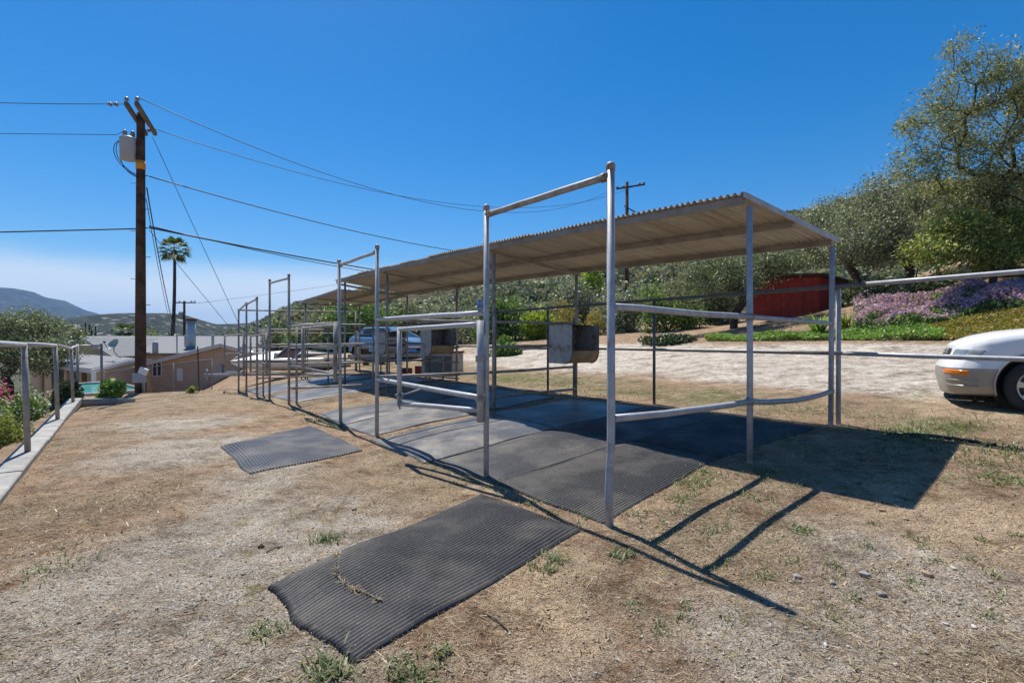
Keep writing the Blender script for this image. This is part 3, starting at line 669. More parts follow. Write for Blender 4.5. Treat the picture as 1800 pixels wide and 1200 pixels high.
def rubber_mat(corners, ridged, label, mat, amp=0.02, seed=1, jag=0.0, pitch=0.024, lift=0.012, hump=None):
    """corners a,b,c,d: ridges run from a to b (and d to c)"""
    A, B, C_, D_ = [np.array([p[0], p[1]]) for p in corners]; MATS.append((A, B, C_, D_)); rng = np.random.default_rng(seed)
    wid = np.linalg.norm(D_ - A); nrid = int(wid / pitch); nw = nrid * 6 if ridged else 40; nl = 48
    jt = np.cumsum(rng.normal(size=nw + 1)) * 0.0022; jt = (jt - np.linspace(jt[0], jt[-1], nw + 1)) * jag; je = np.cumsum(rng.normal(size=nl + 1)) * 0.004
    je -= np.linspace(je[0], je[-1], nl + 1)
    u = np.linspace(0, 1, nl + 1)[:, None]; w = np.linspace(0, 1, nw + 1)[None, :]
    uu = u + (1 - u) * (jt[None, :] + jag * 0.02 * np.sin(w * 9)) * 1.0
    ww = w + je[:, None] * (np.abs(w - 0.5) * 2) * jag
    Pp = (A[None, None] * ((1 - uu) * (1 - ww))[..., None] + B[None, None] * (uu * (1 - ww))[..., None] + C_[None, None] * (uu * ww)[..., None] + D_[None, None] * ((1 - uu) * ww)[..., None])
    X, Y = Pp[..., 0], Pp[..., 1]; ph = rng.uniform(0, 6, 6)
    z = g(X, Y) + lift + 0.016
    und = amp * (np.sin(u * 5.0 + ph[0] + 1.3 * w) * 0.6 + np.sin(w * 4.3 + ph[1] - u * 2.2) * 0.5 + np.sin(u * 11 + ph[2] + w * 5) * 0.18)
    edge = np.minimum(np.minimum(u, 1 - u), np.minimum(w, 1 - w) * 1.0); ef = sm(edge, -0.01, 0.14)
    z = g(X, Y) + 0.012 + 0.010 * np.clip(np.sin(u * 7 + ph[3]) * np.sin(w * 6 + ph[4]), 0, 1) + (np.maximum(und, -lift * 0.8) + lift + amp * 0.4) * ef
    if hump:
        for (hu, hw, su, sw, hz) in hump: z = z + hz * np.exp(-((u - hu) / su) ** 2 - ((w - hw) / sw) ** 2)
    top = z + (0.013 * (np.abs(((w * nrid) % 1.0) - 0.5) < 0.33) - 0.005 if ridged else 0)
    n1, n2 = nl + 1, nw + 1; V = np.stack([X, Y, top], -1).reshape(-1, 3); Fq = grid_faces(n1, n2)[:, ::-1]
    idx = np.arange(n1 * n2).reshape(n1, n2)
    loop = np.concatenate([idx[0, :], idx[1:, -1], idx[-1, -2::-1], idx[-2:0:-1, 0]])
    low = V[loop].copy(); low[:, 2] = g(low[:, 0], low[:, 1]) - 0.004; base = len(V); k = len(loop); a = np.arange(k)
    side = np.stack([loop, loop[(a + 1) % k], base + (a + 1) % k, base + a], 1)
    o = np_obj('rubber_mat', np.concatenate([V, low]), np.concatenate([Fq, side]), mat, smooth=False)
    return tag(o, label, 'mat', 'rubber stall mats')
def Q(u, v): p = gpx(u, v); return (p.x, p.y)
def S(s, t): q = xy(s, t); return (float(q[0]), float(q[1]))
rubber_mat([Q(470, 1036), Q(845, 872), Q(1020, 933), Q(618, 1172)], True, 'large ridged black rubber mat lying alone nearest the camera', MM[0], 0.018, 4, 0.45, 0.025, 0.014, [(0.33, 0.38, 0.16, 0.4, 0.045)])
rubber_mat([Q(438, 834), Q(388, 786), Q(546, 750), Q(638, 793)], True, 'small ridged rubber mat lying on dry dirt left of the stalls', MM[2], 0.022, 9, 0.4, 0.036, 0.014)
rubber_mat([S(0.05, -0.02), S(0.30, 1.95), S(1.45, 1.92), S(1.42, -0.06)], True, 'ridged rubber mat just inside the nearest gateway post', MM[0], 0.014, 14, 0.35, 0.032, 0.010)
rubber_mat([S(1.45, -0.07), S(1.49, 1.90), S(2.70, 1.86), S(2.62, -0.14)], True, 'worn ridged mat beside the gate hinge post in the nearest stall', MM[2], 0.020, 24, 0.3, 0.032, 0.010)
rubber_mat([S(2.66, -0.22), S(2.74, 1.88), S(4.42, 1.86), S(4.36, -0.20)], False, 'smooth dusty rubber mat shining in sun, far side of nearest stall', MM[1], 0.028, 34, 0.4, lift=0.012)
rubber_mat([S(0.30, 2.0), S(0.10, 3.75), S(1.35, 3.80), S(1.46, 1.98)], True, 'ridged rubber mat in roof shade beside the corner roof post', MM[0], 0.012, 44, 0.3, 0.032, 0.008)
rubber_mat([S(1.49, 1.96), S(1.40, 3.72), S(2.58, 3.80), S(2.70, 1.94)], True, 'shaded ridged mat, second back from the corner roof post', MM[2], 0.014, 54, 0.3, 0.026, 0.008)
rubber_mat([S(2.74, 1.92), S(2.64, 3.70), S(4.30, 3.66), S(4.40, 1.92)], False, 'shaded smooth mat below the largest hay feeder', MM[1], 0.018, 64, 0.3, lift=0.008)
rubber_mat([S(4.66, -0.05), S(4.66, 1.85), S(5.95, 1.85), S(5.92, -0.08)], False, 'smooth grey rubber mat inside the second gateway', MM[1], 0.022, 74, 0.4)
rubber_mat([S(5.99, -0.05), S(6.0, 1.86), S(7.55, 1.86), S(7.5, 0.02)], False, 'smooth rubber mat behind the second gate leaf', MM[1], 0.020, 84, 0.4)
rubber_mat([S(4.7, 1.92), S(4.7, 3.6), S(6.6, 3.65), S(6.6, 1.9)], False, 'shaded dark mat in the second stall, nearer half', MM[2], 0.014, 94, 0.3)
rubber_mat([S(6.66, 1.92), S(6.66, 3.6), S(8.6, 3.65), S(8.6, 1.9)], False, 'shaded dark mat in the second stall, farther half', MM[2], 0.014, 104, 0.3)
rubber_mat([S(9.9, 0.2), S(9.9, 1.9), S(12.6, 1.9), S(12.5, 0.15)], False, 'grey rubber mat in the third stall beyond the dry straw', MM[1], 0.016, 114, 0.3)
rubber_mat([S(9.9, 1.96), S(9.9, 3.8), S(12.6, 3.8), S(12.6, 1.95)], False, 'shaded rubber mat below the slatted hay feeder', MM[1], 0.014, 124, 0.3)
rubber_mat([S(13.5, 0.1), S(13.5, 3.4), S(16.1, 3.4), S(16.0, 0.1)], False, 'flat grey rubber mat in the farthest stall', MM[1], 0.014, 134, 0.3)
# ------------------------------------------------------------------ concrete kerb wall and pipe railing on the left
kerb = thing('retaining_wall', 'low concrete retaining wall with pale cap along the left edge', 'wall', tuple(W3(5, -4.05, -0.5)))
def kerb_run(a, c, z0, z1, zb_):
    a, c = Vector(a), Vector(c); n = max(1, round((c - a).length / 2.1)); d = (c - a).normalized(); x = Vector((d.y, -d.x, 0))
    for k in range(n):
        p, q = a.lerp(c, k / n) + d * 0.006, a.lerp(c, (k + 1) / n) - d * 0.006; zz0, zz1 = z0 + (z1 - z0) * k / n, z0 + (z1 - z0) * (k + 1) / n
        m = MB(); w = 0.125 + random.uniform(-0.004, 0.004); j = random.uniform(-0.008, 0.008)
        pr = [(-w, -0.13), (-w, -0.012), (-w + 0.012, 0), (w - 0.012, 0), (w, -0.012), (w, -0.13)]
        A = [p + x * px_ + Vector((0, 0, zz0 + j + pz)) for px_, pz in pr]; B = [q + x * px_ + Vector((0, 0, zz1 + j + pz)) for px_, pz in pr]
        m.add(A + B, [tuple(range(6)), tuple(range(11, 5, -1))] + [(i, i + 6, (i + 1) % 6 + 6, (i + 1) % 6) for i in range(6)])
        m.build('cap_stone', M['concrete'], kerb)
    m = MB(); m.prism([a + x * -0.10 + Vector((0, 0, z0 - 0.12)), a + x * 0.10 + Vector((0, 0, z0 - 0.12)), a + x * 0.10 + Vector((0, 0, zb_)), a + x * -0.10 + Vector((0, 0, zb_))], c - a + Vector((0, 0, z1 - z0)))
    m.build('wall', M['wall_tan'], kerb)
M['wall_tan'] = plain('tan_render', (0.33, 0.255, 0.175), 0.9, 0, 0.2, 4, 0.3, 50, 0.2)
k0 = W3(-4, -3.93, 0); k1 = W3(13.2, -3.95, 0); k2 = Vector((k1.x + 0.35, k1.y + 1.35, 0)); k3 = k2 + Vector((1.1, 0.15, 0))
kerb_run(k0, k1, 0.07, 0.06, -1.3); kerb_run(k1 + Vector((0.02, 0.10, 0)), k2, 0.045, -0.08, -1.4); 
railing = thing('pipe_railing', 'grey pipe railing standing on the concrete wall at left', 'railing', tuple(W3(5, -4, 0.07)))
RP = []
for s, zt in ((-2.9, 1.38), (0.2, 1.38), (2.9, 1.38), (5.8, 1.36), (9.1, 1.33), (12.2, 1.24)):
    top = W3(s + 0.02, -3.95, zt); base = W3(s, -3.915, 0.02); mm = MB(); mm.tube([base, base.lerp(top, .5), top], 0.031, 12); mm.build('post', M['pipe_old'], railing, True); RP.append(top)
pe = [px(136, 608, 12.9), px(178, 608, 13.6)]
for p in pe:
    mm = MB(); mm.tube([Vector((p.x + 0.02, p.y, -0.75 if p.x < -10.95 else -0.2)), p + Vector((0, 0, 0.06))], 0.03, 12); mm.build('post', M['pipe_old'], railing, True); RP.append(p)
path = [RP[0]]
for a, c in zip(RP[:-1], RP[1:]): path += [a.lerp(c, .33), a.lerp(c, .66), c]
for a, c in zip(RP[:-1], RP[1:]):
    mm = MB(); d = (c - a).normalized(); mm.tube([a - d * 0.02, a.lerp(c, .5) + Vector((0, 0, 0.008)), c + d * 0.02], 0.030, 12); mm.build('top_rail', M['pipe'], railing, True)

# chain-link fence by the pole, and a bare steel stake
def chainlink(name, label, a, c, h, posts, dense=0.09):
    root = thing(name, label, 'fence', tuple(a)); a, c = Vector(a), Vector(c); L = (c - a).length; d = (c - a).normalized()
    for k in range(posts):
        q = k / (posts - 1); p = a.lerp(c, q); mm = MB(); mm.tube([p - Vector((0, 0, 0.5)), p + Vector((0, 0, h + 0.04))], 0.020, 8); mm.build('post', M['pipe_old'], root, True)
    for z, nm in ((h, 'top_rail'),): rail(a + Vector((0, 0, z)), c + Vector((0, 0, z)), 0.016, M['pipe_dark'], 0, 0, nm, root)
    mm = MB(); n = int((L + h) / dense)
    for k in range(n):
        for sg in (1, -1):
            x0 = k * dense if sg > 0 else k * dense - h; xs = x0 - h if sg > 0 else x0 + h
            p0, p1 = np.array([x0, 0.0]), np.array([xs, h])
            lo, hi = 0.0, 1.0; dx = p1[0] - p0[0]
            t0, t1 = sorted(((0 - p0[0]) / dx, (L - p0[0]) / dx)); lo, hi = max(lo, t0), min(hi, t1)
            if hi - lo < 0.02: continue
            qa, qb = p0 + (p1 - p0) * lo, p0 + (p1 - p0) * hi
            mm.tube([a + d * qa[0] + Vector((0, 0, qa[1])), a + d * qb[0] + Vector((0, 0, qb[1]))], 0.0035, 3, False)
    o = mm.build('wire_mesh', M['steel_dark'], root, False, False); tag(o, kind='stuff'); return root
def onG(x, y, dz=0): return Vector((x, y, G(x, y) + dz))
a = onG(-16.4, 20.6); c = onG(-10.9, 18.6); c.z = max(c.z, a.z)
chainlink('chain_link_fence', 'chain-link fence behind the wooden pole above the pool', (a.x, a.y, a.z), (c.x, c.y, c.z), 1.15, 4)
a = onG(-13.6, 13.2); c = onG(-10.9, 13.9)
chainlink('chain_link_fence', 'chain-link fence below the concrete wall by the bushes', (a.x, a.y, a.z), (c.x, c.y, a.z), 0.85, 3)
sp = gpx(351, 688); mm = MB(); mm.bar(sp - Vector((0, 0, 0.3)), sp + Vector((-0.06, 0, 1.45)), 0.035, 0.012, (1, 0, 0)); mm.bar(sp - Vector((0, 0.012, 0.3)), sp + Vector((-0.06, -0.012, 1.45)), 0.008, 0.035, (1, 0, 0))
tag(mm.build('stake', M['rust_edge']), 'thin rusty steel stake standing alone right of the wooden pole', 'stake')

# ------------------------------------------------------------------ wooden utility pole
PY = 16.6; PBx = (247 - 900) / F * PY; pb = Vector((PBx, PY, G(PBx, PY)))
pole = thing('utility_pole', 'tall dark wooden utility pole with grey transformer and orange band', 'utility pole', tuple(pb))
ptop = px(247.5, 200, PY)
mm = MB(); n = 9; mm.tube([Vector((pb.x + (ptop.x - pb.x) * k / n, PY, pb.z - 0.6 + (ptop.z - pb.z + 0.6) * k / n)) for k in range(n + 1)], [0.165 - 0.05 * k / n for k in range(n + 1)], 16); mm.build('pole', M['wood_pole'], pole, True)
# twin crossarms running away from the viewer
ca, cb = px(226, 182, PY - 1.0), px(268, 236, PY + 1.1)
for off in (0.0, 0.30):
    o = Vector((off * 1.2, off * -0.2, -0.06 * off)); mm = MB(); mm.bar(ca + o - Vector((0.08, 0, 0)), cb + o - Vector((0.22, 0, 0)), 0.10, 0.13); mm.build('crossarm', M['wood_grey'], pole)
def insulator(p, parent=pole, s=1.0, horiz=None):
    mm = MB(); ax = Vector(horiz) if horiz else Vector((0, 0, 1)); mm.tube([Vector(p) + ax * q * s for q in (0, 0.03, 0.035, 0.06, 0.065, 0.10, 0.105, 0.14)], [q * s for q in (0.02, 0.02, 0.07, 0.06, 0.03, 0.055, 0.05, 0.015)], 10); mm.build('insulator', M['porcelain'], parent, True)
for p in (ca + Vector((-0.06, 0, 0.07)), ca + Vector((0.30, -0.05, 0.05)), cb + Vector((-0.12, 0, 0.07)), cb + Vector((0.08, -0.1, 0.05))): insulator(p)
for dx in (0.10, 0.28): insulator(ca + Vector((-0.22 - dx, 0, -0.02)), horiz=(-1, 0, 0))
# transformer can
tc_ = px(226, 262, PY - 0.1); mm = MB(); mm.tube([tc_ + Vector((0, 0, z)) for z in (-0.36, -0.345, 0.30, 0.33, 0.37)], [0.20, 0.235, 0.245, 0.25, 0.19], 20); tr = mm.build('transformer', M['transformer'], pole, True)
for dx, dy in ((-0.08, -0.05), (0.10, 0.04)):
    p = tc_ + Vector((dx, dy, 0.36)); mm = MB(); mm.tube([p + Vector((0, 0, q)) for q in (0, .05, .06, .11, .12, .17, .18, .24)], [.045, .045, .075, .05, .075, .05, .065, .02], 10); mm.build('bushing', M['porcelain'], tr, True)
for z in (-0.2, 0.15): mm = MB(); mm.bar(tc_ + Vector((0.22, 0, z)), Vector((PBx + 0.1, PY, tc_.z + z)), 0.06, 0.05); mm.build('bracket', M['steel_dark'], pole)
for k, (oa, sg) in enumerate(((-0.24, 0), (-0.28, 0.06), (-0.12, -0.05))):
    a = tc_ + Vector((oa, -0.05, 0.25 - 0.2 * (k == 2))); b_ = px(242, 308 + 2 * k, PY - 0.14); mm = MB()
    kp = [a, a + Vector((-0.20 - sg, 0, -0.12)), a + Vector((-0.26 - sg, 0, -0.60)), b_ + Vector((-0.30, 0, 0.12)), b_]; cv = []
    for q in np.linspace(0, 1, 17):
        pt_ = [p.copy() for p in kp]
        while len(pt_) > 1: pt_ = [pt_[i].lerp(pt_[i + 1], float(q)) for i in range(len(pt_) - 1)]
        cv.append(pt_[0])
    mm.tube(cv, 0.012, 6); mm.build('lead_wire', M['wire'], pole, True)
mm = MB(); bz = px(247, 291, PY).z; bx = px(247.3, 291, PY).x; mm.tube([Vector((bx, PY, bz - 0.14)), Vector((bx, PY, bz + 0.14))], 0.138, 16); mm.build('marker_band', M['yellow_band'], pole, True)
for k in range(9):
    z = px(247, 322 + k * 42 + (k % 2) * 4, PY).z; sd = -1 if k % 2 == 0 else 1; p = Vector((PBx, PY, z)); mm = MB()
    mm.tube([p + Vector((sd * 0.12, 0, 0)), p + Vector((sd * 0.30, 0, 0)), p + Vector((sd * 0.32, 0, 0.03))], 0.010, 6); mm.build('step_bolt', M['steel_dark'], pole, True)
for v in (310, 402): mm = MB(); p = px(247, v, PY); mm.tube([p + Vector((-0.145, 0, 0)), p + Vector((0.24, -0.02, 0.02))], 0.022, 6); mm.build('wire_clamp', M['steel_dark'], pole, True)
bxp = px(245, 664, PY - 0.2); mm = MB(); mm.box(bxp, (0.34, 0.16, 0.30)); mm.build('meter_box', M['transformer'], pole)
bxp = px(252, 652, PY - 0.24); mm = MB(); mm.box(bxp, (0.24, 0.10, 0.20), Matrix.Rotation(R(25), 3, 'Y')); mm.build('floodlight', plain('white_plastic', (0.7, 0.7, 0.68), 0.5, 0, .05), pole)
for k in range(2): mm = MB(); mm.tube([Vector((PBx + 0.15 + .05 * k, PY - .1, pb.z)), Vector((PBx + 0.14 + .04 * k, PY - .1, bxp.z))], 0.02, 6); mm.build('conduit', M['transformer'], pole, True)

# ---- other poles
def far_pole(u, vtop, Y, arm, arm_v, label, trans=False, zbase=None, r=0.13, tilt=0.0):
    t = px(u, vtop, Y); zb_ = G(t.x, Y) if zbase is None else zbase
    root = thing('utility_pole', label, 'utility pole', (t.x, Y, zb_), 'utility poles')
    mm = MB(); mm.tube([Vector((t.x, Y, zb_ - 0.5)), t.lerp(Vector((t.x, Y, zb_)), .5), t], [r * 1.25, r * 1.1, r], 10); mm.build('pole', M['wood_pole'], root, True)
    a, c = px(arm[0], arm_v[0], Y), px(arm[1], arm_v[1], Y); mm = MB(); mm.bar(a + Vector((0, -r, 0)), c + Vector((0, -r, 0)), 0.10, 0.13); mm.build('crossarm', M['wood_pole'], root)
    for q in (0.03, 0.25, 0.8, 0.97): insulator(a.lerp(c, q) + Vector((0, -r, 0.06)), root, 1.6)
    if trans: mm = MB(); p = t + Vector((-0.35, -0.1, -2.2)); mm.tube([p, p + Vector((0, 0, 0.9))], 0.27, 12); mm.build('transformer', M['transformer'], root, True)
    return root, a, c
fp, _, _ = far_pole(324, 529, 62, (307, 345), (532, 532), 'distant utility pole standing behind the house roof beside the palm', True, -5.0)
rp, ra, rc = far_pole(1102, 320, 46, (1083, 1133), (333, 325), 'dark utility pole rising behind the corrugated roof', False, 6.0, 0.14)
mm = MB(); p = px(1097, 362, 46); mm.bar(p, px(1116, 374, 46) + Vector((0, -.2, 0)), 0.09, 0.1); mm.build('brace', M['wood_grey'], rp)

# ---- wires
def wire(pts, label, r=0.012, sag=None, n=24):
    if len(pts) == 2:
        a, c = Vector(pts[0]), Vector(pts[1]); P_ = []
        for k in range(n + 1): q = k / n; p = a.lerp(c, q); p.z -= (sag or 0) * 4 * q * (1 - q); P_.append(p)
    else: P_ = [Vector(p) for p in pts]
    mm = MB(); mm.tube(P_, r, 5); return tag(mm.build('overhead_wire', M['wire'], None, True), label, 'wire')
def far_left(u0, v0, v1, Y, Y2): return [px(u0, v0, Y), px(-420, v1, Y2)]
wire([ca + Vector((-0.06, 0, -0.02)), ca + Vector((-0.55, 0, -0.02))] + [px(u, v, PY - 1.0) for u, v in ((100, 183), (0, 181), (-300, 178))], 'topmost overhead wire running left from the pole', 0.011)
wire([tc_ + Vector((-0.05, -0.05, 0.58)), px(205, 237, PY), px(100, 236, PY), px(0, 235, PY), px(-300, 232, PY)], 'second overhead wire running left at the transformer', 0.010)
wire([px(240, 402, PY), px(120, 405, PY), px(0, 408, PY), px(-300, 418, PY)], 'thick lowest overhead cable running left from the pole', 0.022)
wire([ca + Vector((0.32, -0.05, 0.16)), ra + Vector((0.1, -0.1, 0.25))], 'topmost overhead wire from the crossarm to the pole behind the roof', 0.013, 2.9)
wire([cb + Vector((0.08, -0.1, 0.16)), rc + Vector((-0.1, -0.1, 0.2))], 'second overhead wire from the crossarm to the pole behind the roof', 0.013, 2.5)
e3 = px(1300, 520, 40)
wire([px(262, 310, PY), px(1040, 452, 46)], 'black service cable drooping from the clamp below the orange band', 0.020, 1.1)
wire([px(262, 400, PY), px(1000, 497, 60)], 'thick low cable passing from the pole toward the hillside', 0.030, 0.9)
wire([px(262, 397, PY), px(1000, 478, 60)], 'thin low cable just above the thick low cable', 0.016, 1.6)
wire([cb + Vector((0, 0, -0.1)), px(427, 585, 21.5)], 'long guy wire slanting down to the end stall frame', 0.010, 0.0)
wire([px(262, 404, PY), px(412, 585, 22)], 'lower guy wire slanting down beside the palm', 0.009, 0.0)
wire([px(258, 330, PY), px(311, 591, 37)], 'service cable dropping from the pole to the house roof mast', 0.020, 0.6)
wire([px(257, 350, PY), px(305, 586, 38)], 'thin cable dropping from the pole beside the service cable', 0.012, 0.5)
wire([px(345, 533, 62), px(900, 440, 140)], 'faint far wire crossing above the hills at centre left', 0.02, 1.0)
# ------------------------------------------------------------------ trees and shrubs
def tree(name, label, cat, base, trunk_h, clumps, ntips, per, spread, lsize, leaf, bark, seed, tr=0.2, lean=(0, 0), aspect=0.42, droop=None, group=None, stems=1):
    rng = np.random.default_rng(seed); base = np.array(base, float)
    root = thing(name, label, cat, tuple(base), group)
    pos, par, isb = [], [], []
    for sidx in range(stems):
        off = np.array([0, 0, 0.0]) if sidx == 0 else np.array([rng.uniform(-.35, .35), rng.uniform(-.35, .35), 0])
        lx, ly = lean[0] + (rng.uniform(-.5, .5) if sidx else 0), lean[1] + (rng.uniform(-.4, .4) if sidx else 0); prev = -1
        for k in range(5):
            q = k / 4; pos.append(base + off + np.array([lx * q * q, ly * q * q, -0.25 + (trunk_h + 0.25) * q]) + rng.normal(size=3) * 0.03 * trunk_h * (k > 0)); par.append(prev); prev = len(pos) - 1
    vol = np.array([c[3] * c[4] * c[5] for c in clumps]); vol = vol ** 0.75; vol /= vol.sum(); tips = []
    for k in rng.choice(len(clumps), ntips, p=vol):
        c = clumps[k]; d = rng.normal(size=3); d /= np.linalg.norm(d); rr = rng.uniform(0.25, 1.0) ** 0.5
        tips.append(np.array(c[:3]) + d * rr * np.array(c[3:6]))
    tips = np.array(tips); top = pos[4]; order = np.argsort(np.linalg.norm(tips - top, axis=1)); tipn = []
    for k in order:
        t = tips[k]; P_ = np.array(pos); dd = np.linalg.norm(P_ - t, axis=1); dd[:3] += 3 * tr + 0.4
        dd = dd + 0.55 * np.linalg.norm(P_ - top, axis=1); j = int(np.argmin(dd)); a = pos[j]; v = t - a; L = np.linalg.norm(v); n = max(2, min(5, int(L / 0.5) + 1)); prev = j
        for q in range(1, n + 1):
            f = q / n; p = a + v * f + rng.normal(size=3) * 0.06 * L * (q < n) + np.array([0, 0, -0.10 * L * np.sin(np.pi * f)])
            pos.append(p); par.append(prev); prev = len(pos) - 1
        tipn.append(prev)
    n = len(pos); wgt = np.zeros(n)
    for k in tipn: wgt[k] += 1
    for k in range(n - 1, -1, -1):
        if par[k] >= 0: wgt[par[k]] += wgt[k]
    rad = np.maximum(tr * (wgt / max(wgt[0], 1)) ** 0.55, 0.006 * max(1, tr / 0.15))
    V, Fq = [], []; ns = 6
    for k in range(n):
        if par[k] < 0: continue
        a, c = pos[par[k]], pos[k]; d = c - a; L = np.linalg.norm(d)
        if L < 1e-5: continue
        d /= L; x = np.cross(d, [0.3, 0.2, 0.93] if abs(d[2]) < 0.85 else [1, 0, 0]); x /= np.linalg.norm(x); y = np.cross(d, x); o = len(V)
        ra = min(rad[par[k]], rad[k] * 1.5) if par[k] > 4 else rad[par[k]]
        for r_, p in ((ra, a), (rad[k], c)):
            for j in range(ns): an = 2 * np.pi * j / ns; V.append(p + (x * np.cos(an) + y * np.sin(an)) * r_)
        Fq += [(o + j, o + (j + 1) % ns, o + ns + (j + 1) % ns, o + ns + j) for j in range(ns)]
    np_obj('trunk', np.array(V), np.array(Fq), bark, root, True)
    tp = np.array([pos[k] for k in tipn]); pp = np.array([pos[par[k]] for k in tipn])
    q = rng.uniform(-0.1, 1, (len(tp), per, 1)); P_ = pp[:, None] * (1 - q) + tp[:, None] * q
    P_ = P_ + rng.normal(size=P_.shape) * spread * np.array([1, 1, 0.75]); P_ = P_.reshape(-1, 3)
    ax = None
    if droop is not None: ax = np.tile(np.array([0, 0, -1.0]) * droop, (len(P_), 1)) + np.repeat((tp - pp) / (np.linalg.norm(tp - pp, axis=1)[:, None] + 1e-6), per, 0) * 0.8
    V, Fq = leaf_quads(P_, lsize * rng.uniform(0.6, 1.3, len(P_)), rng, aspect, ax)
    np_obj('crown', V, Fq, leaf, root)
    return root

def bush(name, label, cat, base, rad, n, lsize, leaf, seed, lumps=9, aspect=0.5, group=None, flowers=None, stem=M['bark']):
    rng = np.random.default_rng(seed); base = np.array(base, float); rad = np.array(rad, float)
    root = thing(name, label, cat, tuple(base), group)
    c = rng.normal(size=(lumps, 3)); c /= np.linalg.norm(c, axis=1)[:, None]; c[:, 2] = np.abs(c[:, 2]); c = c * rng.uniform(0.3, 0.72, (lumps, 1))
    k = rng.integers(0, lumps, n); d = rng.normal(size=(n, 3)); d /= np.linalg.norm(d, axis=1)[:, None]
    P_ = (c[k] + d * rng.uniform(0.18, 0.46, (n, 1)) * rng.uniform(0.7, 1.1, (lumps, 1))[k]) * rad + base + np.array([0, 0, rad[2] * 0.12])
    P_[:, 2] = np.maximum(P_[:, 2], base[2] + 0.02)
    V, Fq = leaf_quads(P_, lsize * rng.uniform(0.6, 1.3, n), rng, aspect); np_obj('foliage', V, Fq, leaf, root)
    mm = MB()
    for j in range(lumps): tp = Vector(tuple(c[j] * rad * 0.9 + base)); b_ = Vector(base) + Vector((random.uniform(-.08, .08), random.uniform(-.08, .08), -0.1)); mm.tube([b_, b_.lerp(tp, .5) + Vector((0, 0, 0.06 * rad[2])), tp], [0.022 * rad[0], 0.015 * rad[0], 0.006], 5)
    mm.build('stem', stem, root, True)
    if flowers:
        fm, fn, fs = flowers; kk = rng.integers(0, lumps, fn); d = rng.normal(size=(fn, 3)); d[:, 2] = np.abs(d[:, 2]) + 0.15; d /= np.linalg.norm(d, axis=1)[:, None]
        P_ = (c[kk] + d * rng.uniform(0.40, 0.52, (fn, 1))) * rad + base + np.array([0, 0, rad[2] * 0.12])
        V, Fq = leaf_quads(P_, fs * rng.uniform(0.6, 1.3, fn), rng, 0.8); tag(np_obj('flowers', V, Fq, fm, root), kind='stuff')
    return root
def gp(u, Y, dz=0.0):
    x = (u - 900) / F * Y; return (x, Y, G(x, Y) + dz)
def cl(u, v, Y, rx, ry, rz): p = px(u, v, Y); return (p.x, p.y, p.z, rx, ry, rz)

# big feathery tree at right
tb = gp(1772, 16.5)
tree('feathery_tree', 'tall sparse feathery tree with dark trunk at the right edge', 'tree', tb, 2.6,
     [cl(1745, 410, 16.3, 1.1, 1.0, .8), cl(1670, 385, 16.2, .9, .9, .6), cl(1690, 95, 16.5, .65, .7, .6), cl(1780, 130, 16, .9, .9, .9), cl(1625, 225, 16.3, .95, .9, .8), cl(1600, 290, 16.2, .7, .7, .5), cl(1660, 165, 16.3, .7, .7, .5), cl(1740, 220, 16.5, 1.3, 1.2, 1.1), cl(1850, 160, 16.5, 1.3, 1.2, 1.3), cl(1850, 300, 16.5, 1.5, 1.3, 1.3),
      cl(1690, 310, 16.2, 1.2, 1.2, .9), cl(1620, 300, 16, .5, .6, .4), cl(1780, 340, 16.2, 1.3, 1.2, 1.0), cl(1930, 300, 16, 1.6, 1.5, 1.9)],
     640, 95, 0.19, 0.115, M['leaf_acacia'], M['bark'], 11, 0.17, (-0.35, 0), 0.30, 0.5)
tree('leafy_tree', 'bright yellow-green leafy tree below the feathery tree', 'tree', gp(1745, 15.6), 1.2,
     [cl(1690, 405, 15.4, .9, .9, .5), cl(1650, 440, 15.2, .8, .8, .35), cl(1730, 440, 15.4, 1.0, .8, .5), cl(1800, 410, 15.6, 1.1, .9, .8), cl(1870, 400, 15.6, 1.0, .9, .8)],
     190, 110, 0.21, 0.13, M['leaf_bright'], M['bark'], 12, 0.10, (0.1, 0), 0.36, 0.6)
# grey oaks
tree('oak_tree', 'grey-green spreading oak between the shed and the bright leafy tree', 'tree', gp(1600, 19.5), 1.5,
     [cl(1575, 345, 19.5, 1.6, 1.5, .9), cl(1520, 400, 19.3, 1.4, 1.4, .9), cl(1600, 410, 19, 1.6, 1.4, .9), cl(1660, 350, 20, 1.3, 1.3, .9), cl(1560, 440, 18.6, 1.2, 1.2, .6), cl(1480, 430, 19, 0.9, 1, .6)],
     330, 95, 0.22, 0.095, M['leaf_oak_grey'], M['bark_grey'], 13, 0.16, (-0.3, 0), 0.5, None, None, 3)
tree('oak_tree', 'airy grey oak with twiggy skyline just right of the roof corner', 'tree', gp(1515, 22), 1.3,
     [cl(1470, 375, 22, 1.3, 1.3, .7), cl(1430, 400, 22, 1.0, 1.1, .6), cl(1500, 410, 21.6, 1.4, 1.3, .8), cl(1450, 440, 21.5, 1.2, 1.2, .6), cl(1535, 440, 21.5, 1.0, 1.2, .7)],
     260, 90, 0.21, 0.095, M['leaf_oak_grey'], M['bark_grey'], 14, 0.15, (-0.5, 0), 0.5, None, None, 2)
tree('oak_tree', 'dark oak arching over the left end of the red shed', 'tree', gp(1290, 20.5), 1.4,
     [cl(1320, 465, 20, 1.5, 1.2, .5), cl(1375, 462, 19.6, 1.0, 1.0, .4), cl(1250, 470, 20.5, 1.4, 1.2, .6), cl(1290, 500, 19.8, 1.2, 1.0, .5), cl(1220, 510, 20.5, 1.2, 1.0, .6), cl(1360, 450, 20.5, 1.2, 1.2, .5)],
     250, 95, 0.19, 0.09, M['leaf_oak'], M['bark'], 15, 0.15, (0.3, -0.3), 0.5, None, None, 2)
